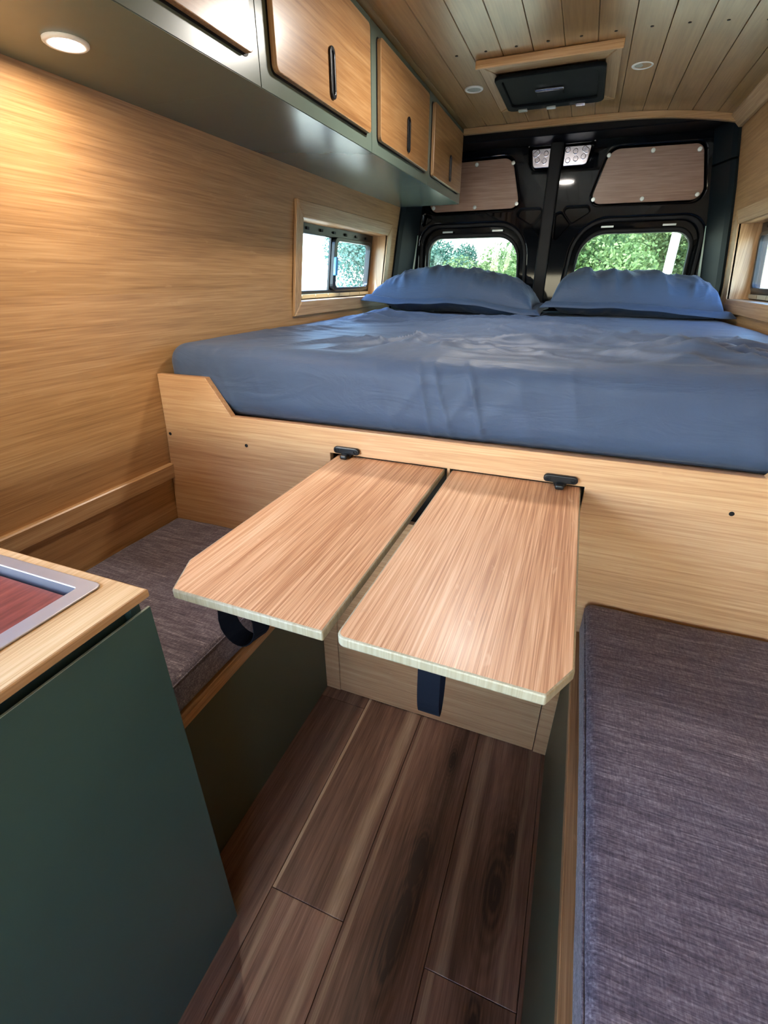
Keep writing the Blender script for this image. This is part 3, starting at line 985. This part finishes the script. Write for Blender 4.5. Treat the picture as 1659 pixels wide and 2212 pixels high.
box('storage_box', (XC - 0.80, YB + BT + 0.001, 0.10), (XC + 0.80, 2.68, 0.12), M['void'], base)
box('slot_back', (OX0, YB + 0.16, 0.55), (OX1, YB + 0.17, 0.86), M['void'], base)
box('platform', (XC - 0.79, YB + BT + 0.001, 0.845), (XC + 0.79, 2.80, 0.868), M['board'], base)
bm = lathe_bm([(0.0045, 0.0), (0.0045, -0.0012), (0.002, -0.0016)], 12, 'y')
hme = bpy.data.meshes.new('screw')
bm.to_mesh(hme); bm.free()
hme.materials.append(M['rubber'])
for x, z in ((-1.030, 0.810), (-0.772, 0.806), (0.326, 0.804), (0.575, 0.808)):
    link('screw', hme, base, loc=(x, YB, z))

# ------------------------------------------------------------------ table leaves
TZ, TT = 0.814, 0.0155
def leaf(label, pts, rad, hinge_x, strap_pts, strap_w, strap_dir):
    xs = [p[0] for p in pts]
    root = thing('folding_table_leaf', label, 'table', ((min(xs) + max(xs)) / 2, 0.95, TZ - TT), 'fold-out table leaves')
    plate('leaf_board', [rpoly(pts, rad, 5)], TZ - TT, TZ, 'xy', M['leaf'], root, bev=0.0028, seg=2, edge_mat=M['leaf_edge'])
    # hinge bracket screwed on the bed board
    hx, hz = hinge_x, 0.830
    br = plate('bracket', [rpoly([(hx - 0.034, hz - 0.008), (hx - 0.013, hz - 0.008), (hx - 0.010, hz - 0.017), (hx + 0.010, hz - 0.017), (hx + 0.013, hz - 0.008),
                                  (hx + 0.034, hz - 0.008), (hx + 0.034, hz + 0.009), (hx - 0.034, hz + 0.009)],
                                 [0.008, 0.003, 0.003, 0.003, 0.003, 0.008, 0.0085, 0.0085], 4)], YB - 0.010, YB - 0.0005, 'xz', M['plastic'], root, bev=0.003, seg=3)
    box('bracket_tongue', (hx - 0.009, YB - 0.028, TZ + 0.0005), (hx + 0.009, YB - 0.009, TZ + 0.011), M['plastic'], br, bev=0.004, seg=3)
    for dx in (-0.024, 0.024):
        bm = lathe_bm([(0.005, 0.0), (0.005, -0.0012), (0.003, -0.0014), (0.0025, -0.0004)], 12, 'y', at=(hx + dx, YB - 0.010, hz + 0.0005))
        bm_obj('bracket_screw', bm, M['rubber'], br)
    # webbing pull loop under the front edge
    V, F = [], []
    n = len(strap_pts)
    for i, p in enumerate(strap_pts):
        p = Vector(p)
        t = (Vector(strap_pts[min(i + 1, n - 1)]) - Vector(strap_pts[max(i - 1, 0)])).normalized()
        d = Vector(strap_dir[i]) if isinstance(strap_dir, list) else Vector(strap_dir)
        d = (d - t * d.dot(t)).normalized()
        nn = d.cross(t).normalized() * 0.0009
        w = d * strap_w / 2
        V += [p - w - nn, p + w - nn, p + w + nn, p - w + nn]
    for i in range(n - 1):
        for j in range(4):
            F.append((i * 4 + j, i * 4 + (j + 1) % 4, i * 4 + 4 + (j + 1) % 4, i * 4 + 4 + j))
    F += [(0, 1, 2, 3), tuple(4 * (n - 1) + j for j in (3, 2, 1, 0))]
    st = mesh_obj('pull_strap', V, F, M['strap'], root, smooth=False)
    st['label'] = 'dark navy webbing pull loop'
    return root
yb, yf = YB + 0.008, 0.384
zb = TZ - TT
arc = []
for i in range(17):
    a = math.pi * (i / 16)
    arc.append((-0.102 + 0.004 * math.cos(a) * 0, 0.428 + 0.016 * math.cos(a) * -1, zb - 0.030 - 0.085 * math.sin(a) ** 0.7 if 0 < i < 16 else zb - 0.0005))
leaf('right-hand fold-out bamboo table leaf with chamfered right corner and hanging strap',
     [(-0.215, yb), (-0.215, yf), (0.031, yf - 0.002), (0.058, 0.431), (0.058, yb)], [0.002, 0.012, 0.004, 0.004, 0.002], 0.016, arc, 0.029, (1, 0, 0))
arc2 = [(-0.412, 0.426, zb - 0.0005), (-0.415, 0.426, zb - 0.02), (-0.418, 0.426, zb - 0.045)]
for i in range(1, 12):
    a = math.pi * i / 12
    arc2.append((-0.390 - 0.028 * math.cos(a), 0.426 + 0.006 * i / 11, zb - 0.050 - 0.036 * math.sin(a)))
arc2 += [(-0.364, 0.434, zb - 0.040), (-0.374, 0.436, zb - 0.018), (-0.384, 0.438, zb - 0.0005)]
dirs2 = [(0.25, 1.0, 0.0)] * len(arc2)
leaf('left-hand fold-out bamboo table leaf with chamfered left corner and curled strap',
     [(-0.502, yb), (-0.502, 0.456), (-0.470, yf + 0.002), (-0.2315, yf), (-0.2315, yb)], [0.002, 0.006, 0.006, 0.003, 0.002], -0.474, arc2, 0.030, dirs2)

# ------------------------------------------------------------------ mattress
def ridged(p, s, ang, st, seed):
    c, q = math.cos(ang), math.sin(ang)
    u, v = p.x * c + p.y * q, -p.x * q + p.y * c
    n_ = noise.noise(Vector((u * s / st + seed, v * s, seed * 1.7 + p.z * s * 0.6)))
    return 1.0 - abs(n_) * 2.0
def crease(p, s, ang, st, seed, k=3.2):
    c, q = math.cos(ang), math.sin(ang)
    u, v = p.x * c + p.y * q, -p.x * q + p.y * c
    return max(0.0, 1.0 - abs(noise.noise(Vector((u * s / st + seed, v * s, seed * 1.7)))) * k) ** 1.6
def mat_disp(w, nn):
    top = max(0.0, nn.z)
    d = 0.0
    wrp = Vector((w.x + 0.07 * noise.noise(w * 3.0 + Vector((9, 2, 4))), w.y + 0.07 * noise.noise(w * 3.0 + Vector((1, 7, 3))), w.z))
    if top > 0.02:
        fade = max(0.0, min(1.0, (w.y - 1.02) / 0.12)) * max(0.0, min(1.0, (0.76 - abs(w.x - XC)) / 0.16))
        m1 = max(0.0, noise.noise(w * 1.7 + Vector((4, 4, 4))) + 0.35) * max(0.15, min(1.0, (2.35 - w.y) / 0.25))
        m2 = max(0.0, noise.noise(w * 1.9 + Vector((14, 3, 5))) + 0.30) * max(0.15, min(1.0, (2.35 - w.y) / 0.25))
        m3 = max(0.0, noise.noise(w * 2.3 + Vector((8, 1, 2))) + 0.20) * max(0.15, min(1.0, (2.35 - w.y) / 0.25))
        d += top * fade * (0.032 * m1 * crease(wrp, 6.0, 0.30, 3.0, 1.0) + 0.022 * m2 * crease(wrp, 11.0, -0.20, 4.0, 5.0)
                           + 0.026 * m3 * crease(wrp, 9.0, 0.95, 2.6, 9.0) + 0.012 * m1 * crease(wrp, 19.0, 0.15, 4.0, 13.0))
        d += top * 0.006 * noise.noise(w * 2.2)
    if nn.y < -0.02:
        f = -nn.y
        e = Vector((w.x + 0.25 * (w.z - 1.0), w.z * 0.2, 0))
        msk = max(0.0, noise.noise(Vector((w.x * 2.6, 5.0, 1.0))) + 0.25)
        d += f * 0.010 * msk * max(0.0, 1 - abs(noise.noise(Vector((e.x * 16, w.z * 1.2, 3.3)))) * 3.0) ** 2
        d += f * 0.006 * msk * max(0.0, 1 - abs(noise.noise(Vector((w.x * 9 - w.z * 7, w.z * 1.0, 8.3)))) * 3.0) ** 2
        d += f * 0.003 * noise.noise(Vector((w.x * 2.0, w.z * 3, 7)))
    if w.y < 1.02 and nn.z < 0.3 and w.z < 0.93:
        d -= 0.004 * (0.93 - w.z) / 0.06
    return d
mt = rounded_box('mattress', (XC - 0.797, YB + 0.021, 0.869), (XC + 0.797, 2.83, 1.050), 0.050, (260, 260, 20), M['sheet'], disp=mat_disp, k=6)
tag(mt, 'thick mattress in a slate blue fitted sheet on the bamboo platform', 'mattress')

# ------------------------------------------------------------------ pillows
def pillow(label, x0, x1, y0, y1, zb_, H, seed, droop, eu):
    cx, cy = (x0 + x1) / 2, (y0 + y1) / 2
    root = thing('pillow', label, 'pillow', (cx, cy, zb_), 'blue pillows against the rear doors')
    ax, ay = (x1 - x0) / 2 - 0.035, (y1 - y0) / 2 - 0.03
    nx, ny = 130, 70
    mid = lambda u, v: zb_ + 0.30 * H + droop(u, v)
    def outline(u, v):
        # pillow corners pull in slightly between the ears
        return ax * u * (1 - 0.03 * (1 - v * v)), ay * v * (1 - 0.05 * (1 - u * u))
    V, F, ids = [], [], {}
    for sgn in (1, -1):
        for i in range(nx + 1):
            for j in range(ny + 1):
                u = math.sin(math.pi / 2 * (2 * i / nx - 1)); v = math.sin(math.pi / 2 * (2 * j / ny - 1))
                border = i in (0, nx) or j in (0, ny)
                if border and sgn < 0:
                    ids[(sgn, i, j)] = ids[(1, i, j)]
                    continue
                px, py = outline(u, v)
                t = (max(0, 1 - abs(u) ** eu) ** 0.55) * (max(0, 1 - abs(v) ** 3.2) ** 0.5)
                w = Vector((px + seed, py, seed))
                wr = 0.016 * (1 - abs(noise.noise(Vector((px * 9 + seed, py * 3, seed)))) * 2) ** 2 * (0.1 + max(0.0, -v)) * t
                wr += 0.014 * noise.noise(w * 4) * t
                wr += 0.008 * (1 - abs(noise.noise(Vector((px * 20 + py * 8, py * 5, seed + 4)))) * 2) ** 3 * t
                wr += 0.020 * max(0.0, 1 - abs(noise.noise(Vector((px * 7 + py * 3 + seed, py * 2.2, seed + 9)))) * 3.2) ** 1.6 * t * (0.3 + max(0.0, -v))
                wr += 0.012 * max(0.0, 1 - abs(noise.noise(Vector((px * 16 - py * 5, py * 3, seed + 6)))) * 3.0) ** 1.6 * t * (0.2 + max(0.0, -v))
                z = mid(u, v) + (0.64 * H * t + wr if sgn > 0 else -0.36 * H * t + 0.3 * wr)
                z = max(z, zb_ + 0.002)
                ids[(sgn, i, j)] = len(V)
                V.append((cx + px, cy + py, z))
    for sgn in (1, -1):
        for i in range(nx):
            for j in range(ny):
                q = (ids[(sgn, i, j)], ids[(sgn, i + 1, j)], ids[(sgn, i + 1, j + 1)], ids[(sgn, i, j + 1)])
                F.append(q if sgn > 0 else q[::-1])
    mesh_obj('pillow_body', V, F, M['pillowcase'], root, smooth=True)
    # flange of the pillowcase all round
    V, F = [], []
    loop = []
    n = 200
    for k in range(n):
        a = 2 * math.pi * k / n
        c_, s_ = math.cos(a), math.sin(a)
        m_ = max(abs(c_), abs(s_))
        loop.append((c_ / m_, s_ / m_))
    for k, (u, v) in enumerate(loop):
        px, py = outline(u, v)
        ln = math.hypot(u, v)
        wv = 0.007 * noise.noise(Vector((px * 9, py * 9, seed + 2)))
        for tt, lift in ((0.985, 0.0), (1.0, 0.0)):
            pass
        ex, ey = px + 0.040 * u, py + 0.036 * v
        mx_, my_ = px + 0.018 * u, py + 0.016 * v
        z0 = mid(u, v)
        sag = 0.018
        for (qx, qy, dz) in ((px * 0.985, py * 0.985, 0.003), (mx_, my_, 0.004 + wv * 0.5), (ex, ey, -sag + wv)):
            V.append((cx + qx, cy + qy, max(zb_ + 0.004, z0 + dz)))
        for (qx, qy, dz) in ((ex, ey, -sag + wv - 0.0022), (mx_, my_, 0.0018 + wv * 0.5), (px * 0.985, py * 0.985, 0.0)):
            V.append((cx + qx, cy + qy, max(zb_ + 0.002, z0 + dz)))
    for k in range(n):
        for j in range(6):
            a, b = k * 6, ((k + 1) % n) * 6
            F.append((a + j, b + j, b + (j + 1) % 6, a + (j + 1) % 6))
    mesh_obj('flange', V, F, M['pillowcase'], root, smooth=True)
    return root
MZ = 1.053
pillow('left slate blue pillow with lifted flange, lying below the side window', -1.005, -0.170, 2.275, 2.790, MZ, 0.185, 3.0,
       lambda u, v: 0.004 - 0.024 * u + 0.012 * math.sin(u * 4 + 1) * (1 - v) * 0.5, 5.0)
pillow('right slate blue pillow, plumper and smoother, lying before the right rear window', -0.172, 0.565, 2.335, 2.820, MZ, 0.178, 11.0,
       lambda u, v: -0.006 - 0.014 * u + 0.006 * math.sin(u * 3 + 2), 9.0)

# ------------------------------------------------------------------ benches
def bench(label, x_front, x_wall, y0, y1, side):
    """side=-1: bench on the left; front face at x_front"""
    root = thing('bench', label, 'bench', ((x_front + x_wall) / 2, (y0 + y1) / 2, 0.0), 'storage benches')
    lo, hi = (x_wall, x_front) if side < 0 else (x_front, x_wall)
    t = 0.016
    fx0, fx1 = (x_front - t, x_front) if side < 0 else (x_front, x_front + t)
    box('front_panel', (fx0, y0, 0.001), (fx1, y1, 0.430), M['olive'] if side < 0 else M['olive'], root, bev=0.001)
    a, b = (lo, x_front + 0.003) if side < 0 else (x_front - 0.003, hi)
    box('seat_board', (a, y0, 0.4305), (b, y1, 0.453), M['ply_edge'], root, bev=0.0015)
    box('end_panel', (lo, y0, 0.001), (hi if side < 0 else hi, y0 + t, 0.43), M['olive'], root)
    return root
bench('olive green storage bench under the left leaf, between counter and bed', -0.580, XC - hw(0.3) + 0.012, 0.352, YB - 0.001, -1)
bench('olive green storage bench along the right side of the aisle', 0.107, XC + hw(0.3) - 0.012, -0.75, YB - 0.001, 1)

def cush_disp(seed):
    def f(w, nn):
        return 0.0025 * noise.noise(w * 5 + Vector((seed, 0, 0))) + 0.0008 * noise.noise(w * 24)
    return f
def cushion(label, lo, hi, seam_x, seam_ys, seed):
    root = thing('bench_cushion', label, 'cushion', ((lo[0] + hi[0]) / 2, (lo[1] + hi[1]) / 2, lo[2]), 'heather grey bench cushions')
    rounded_box('cushion_body', lo, hi, 0.016, (34, 44, 6), M['fabric'], root, disp=cush_disp(seed), k=5)
    zt = hi[2] - 0.011
    sx = lo[0] - 0.0004 if seam_x < 0 else hi[0] + 0.0004
    path = [(sx + 0.0006 * noise.noise(Vector((0, y * 9, seed))), y, zt + 0.0012 * noise.noise(Vector((3, y * 7, seed)))) for y in [lo[1] + 0.015 + (hi[1] - lo[1] - 0.03) * i / 40 for i in range(41)]]
    bm_obj('piped_seam', tube_bm(path, 0.0016, 6), M['fabric'], root, smooth=True)
cushion('heather grey bench cushion on the left bench, partly under the table', (XC - hw(0.53) + 0.006, 0.356, 0.4570), (-0.584, YB - 0.003, 0.545), 1, None, 2.0)
cushion('large heather grey bench cushion at the lower right of the aisle', (0.117, -0.74, 0.4570), (XC + hw(0.53) - 0.006, YB - 0.004, 0.545), -1, None, 8.0)

# ------------------------------------------------------------------ kitchen unit
KX, KY1, KY0 = -0.469, 0.347, -0.62
XK = XC - hw(0.3) + 0.012
kit = thing('kitchen_cabinet', 'dark green kitchen cabinet below the sink counter at lower left', 'cabinet', (-0.77, -0.14, 0.0))
box('side_panel', (XK, KY1 - 0.016, 0.001), (KX - 0.019, KY1, 0.829), M['green_dark'], kit, bev=0.0008)
box('side_panel', (XK, KY0, 0.001), (KX - 0.019, KY0 + 0.016, 0.829), M['green_dark'], kit, bev=0.0008)
box('back_rail', (KX - 0.045, KY0 + 0.017, 0.76), (KX - 0.030, KY1 - 0.017, 0.829), M['green_dark'], kit)
box('cabinet_floor', (XK, KY0 + 0.017, 0.05), (KX - 0.02, KY1 - 0.017, 0.066), M['green_dark'], kit)
bm = box_bm((KX - 0.018, KY0, 0.002), (KX, KY1, 0.790), 0.0, 2)
box_bm((KX - 0.0032, KY0, 0.790), (KX, KY1, 0.8126), 0.0, 1, bm)
fr = bm_obj('front_panel', bm, M['green_dark'], kit)
box('edge_band', (KX - 0.0030, KY0, 0.8127), (KX - 0.0001, KY1 - 0.0005, 0.8136), M['green_edge'], fr)

CT0, CT1 = 0.832, 0.845
SKX0, SKX1, SKY0, SKY1 = -0.93, -0.520, -0.12, 0.329
ct = plate('countertop', [[(XC - hw(0.84) + 0.003, KY0 - 0.01), (-0.462, KY0 - 0.01), (-0.462, 0.345), (XC - hw(0.84) + 0.003, 0.345)],
                          rpoly(rect(SKX0 + 0.012, SKX1 - 0.012, SKY0 + 0.012, SKY1 - 0.012), 0.012, 5)], CT0, CT1, 'xy', M['counter'], bev=0.0025, edge_mat=M['trim_y'])
tag(ct, 'light bamboo countertop with a sink cut into it', 'countertop')
sink = thing('sink', 'square stainless steel drop-in sink in the bamboo countertop', 'sink', ((SKX0 + SKX1) / 2, (SKY0 + SKY1) / 2, 0.66))
ix0, ix1, iy0, iy1 = SKX0 + 0.027, -0.5445, SKY0 + 0.022, 0.3105
plate('rim', [rpoly(rect(SKX0, SKX1, SKY0, SKY1), 0.010, 5), rpoly(rect(ix0, ix1, iy0, iy1), 0.004, 4)], CT1 + 0.0003, CT1 + 0.003, 'xy', M['steel'], sink, bev=0.0012)
bm = bmesh.new()
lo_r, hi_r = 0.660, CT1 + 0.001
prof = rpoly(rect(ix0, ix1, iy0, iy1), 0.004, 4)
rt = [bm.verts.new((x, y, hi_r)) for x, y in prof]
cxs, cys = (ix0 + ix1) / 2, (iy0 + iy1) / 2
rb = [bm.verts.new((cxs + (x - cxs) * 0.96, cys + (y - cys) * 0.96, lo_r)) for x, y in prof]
for i in range(len(prof)):
    j = (i + 1) % len(prof)
    bm.faces.new((rt[i], rt[j], rb[j], rb[i]))
bm.faces.new(rb)
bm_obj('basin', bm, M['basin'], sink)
cb = box('sink_board', (ix0 + 0.002, iy0 + 0.002, 0.820), (ix1 - 0.0015, iy1 - 0.0060, 0.836), M['red'], bev=0.002)
tag(cb, 'reddish brown wooden board resting inside the sink opening', 'board')
for x in (ix0 + 0.006, ix1 - 0.006):
    box('board_ledge', (x - 0.0055, iy0 + 0.01, 0.810), (x + 0.0055, iy1 - 0.01, 0.8195), M['steel'], sink)

# ------------------------------------------------------------------ outside: ground, trees, pole
GZ = -0.72
def leaf_mat(name, a, b, c):
    m, nt, bs = new_mat(name)
    n = noise_tex(nt, coords(nt, (1.3, 1.3, 1.3)), detail=4)
    col = ramp(nt, n, [(0.3, a), (0.5, b), (0.7, c)])
    lk(nt, col, bs.inputs['Base Color'])
    bs.inputs['Roughness'].default_value = 0.6
    bs.inputs['Subsurface Weight'].default_value = 0.0
    tr = nt.nodes.new('ShaderNodeBsdfTranslucent')
    lk(nt, col, tr.inputs[0])
    mx = nt.nodes.new('ShaderNodeMixShader')
    mx.inputs[0].default_value = 0.4
    lk(nt, bs.outputs[0], mx.inputs[1]); lk(nt, tr.outputs[0], mx.inputs[2])
    lk(nt, mx.outputs[0], nt.nodes['Material Output'].inputs[0])
    return m
LM = [leaf_mat('oak_leaves', (0.05, 0.10, 0.025), (0.12, 0.195, 0.065), (0.21, 0.29, 0.12)),
      leaf_mat('pale_oak_leaves', (0.08, 0.125, 0.045), (0.16, 0.225, 0.09), (0.26, 0.32, 0.15)),
      leaf_mat('blue_green_leaves', (0.03, 0.085, 0.065), (0.07, 0.155, 0.12), (0.14, 0.24, 0.19))]
def bark():
    m, nt, b = new_mat('bark')
    n = noise_tex(nt, coords(nt, (14, 14, 3)), detail=4)
    lk(nt, ramp(nt, n, [(0.35, (0.06, 0.045, 0.035)), (0.65, (0.20, 0.16, 0.13))]), b.inputs['Base Color'])
    b.inputs['Roughness'].default_value = 0.9
    return m
M['bark'] = bark()
def grass_mat():
    m, nt, b = new_mat('dry_grass_ground')
    n = noise_tex(nt, coords(nt, (2, 2, 2)), detail=5)
    lk(nt, ramp(nt, n, [(0.35, (0.24, 0.22, 0.16)), (0.6, (0.38, 0.34, 0.26))]), b.inputs['Base Color'])
    b.inputs['Roughness'].default_value = 0.95
    return m
gr = mesh_obj('ground', [(-60, -60, GZ), (60, -60, GZ), (60, 60, GZ), (-60, 60, GZ)], [(0, 1, 2, 3)], grass_mat())
tag(gr, 'dry grassy ground outside the van windows', 'ground', kind='structure')

def tree(name, label, x, y, h, r, crown_z, n, mat, seed, lean=0.0):
    rnd = random.Random(seed)
    root = thing(name, label, 'tree', (x, y, GZ), 'trees outside the van')
    bm = bmesh.new()
    top = GZ + h * 0.62
    path = [(x + lean * i / 5 + 0.06 * math.sin(i + seed), y, GZ - 0.05 + (top - GZ) * i / 5) for i in range(6)]
    tube_bm(path, [0.16 - 0.018 * i for i in range(6)], 8, bm)
    blobs = []
    for k in range(9):
        a = 2 * math.pi * (k / 9 + rnd.random() * 0.06)
        rr = r * rnd.uniform(0.30, 0.75)
        bz = GZ + crown_z + rnd.uniform(-0.42, 0.5) * (h - crown_z)
        c = Vector((x + rr * math.cos(a), y + rr * math.sin(a), bz))
        blobs.append((c, r * rnd.uniform(0.34, 0.52)))
        st = Vector(path[2 + k % 4])
        md = (st + c) / 2 + Vector((0, 0, -0.12))
        tube_bm([st, md, c], [0.06, 0.04, 0.015], 6, bm)
    blobs.append((Vector((x, y, GZ + h - r * 0.45)), r * 0.48))
    bm_obj('trunk', bm, M['bark'], root, smooth=True)
    V, F = [], []
    for _ in range(n):
        c, br = rnd.choice(blobs)
        d = Vector((rnd.gauss(0, 1), rnd.gauss(0, 1), rnd.gauss(0, 1))).normalized()
        p = c + d * br * (rnd.random() ** 0.4) * Vector((1, 1, 0.8)).length / 1.62
        s = rnd.uniform(0.024, 0.055) * (0.6 + y / 25)
        ax_ = Vector((rnd.gauss(0, 1), rnd.gauss(0, 1), rnd.gauss(0, 0.7))).normalized()
        sd = ax_.cross(Vector((rnd.gauss(0, 1), rnd.gauss(0, 1), rnd.gauss(0, 1)))).normalized()
        i = len(V)
        V += [p - ax_ * s, p + sd * s * 0.55, p + ax_ * s, p - sd * s * 0.55]
        F.append((i, i + 1, i + 2, i + 3))
    fo = mesh_obj('foliage', V, F, mat, root)
    fo['kind'] = 'stuff'
    return root
tree('oak_tree', 'broad yellow green oak straight behind the left rear window', -2.9, 19.0, 3.05, 2.1, 1.5, 20000, LM[1], 11)
tree('oak_tree', 'tall blue green tree at the left side of the left rear window', -7.2, 26.0, 3.9, 1.9, 2.2, 16000, LM[2], 23)
tree('oak_tree', 'green oak filling the left half of the right rear window', -0.1, 11.0, 4.6, 1.7, 2.1, 30000, LM[0], 31)
tree('oak_tree', 'green oak with dark trunk in the right half of the right rear window', 2.1, 15.0, 5.0, 2.0, 2.6, 26000, LM[1], 47, 0.3)
tree('oak_tree', 'far green oak behind the middle of the rear doors', -3.6, 30.0, 4.2, 2.4, 2.2, 10000, LM[0], 53)
tree('oak_tree', 'dense green oak behind the far right of the rear doors', 1.9, 20.5, 5.4, 2.4, 2.4, 16000, LM[0], 61)
tree('oak_tree', 'blue green tree seen through the left side window', -6.5, 16.0, 4.6, 2.1, 2.3, 24000, LM[2], 71)
tree('oak_tree', 'pale blue green tree seen through the right side window', 4.6, 9.0, 4.6, 1.9, 2.3, 16000, LM[2], 83)
pole = bm_obj('utility_pole', tube_bm([(0.93, 7.6, GZ - 0.3), (0.95, 7.6, 2.0), (0.98, 7.6, 4.6)], [0.060, 0.055, 0.05], 14), plain('weathered_pole_wood', (0.62, 0.58, 0.50), 0.8, grain=0.25), smooth=True)
tag(pole, 'pale weathered pole standing outside the right rear window', 'pole')
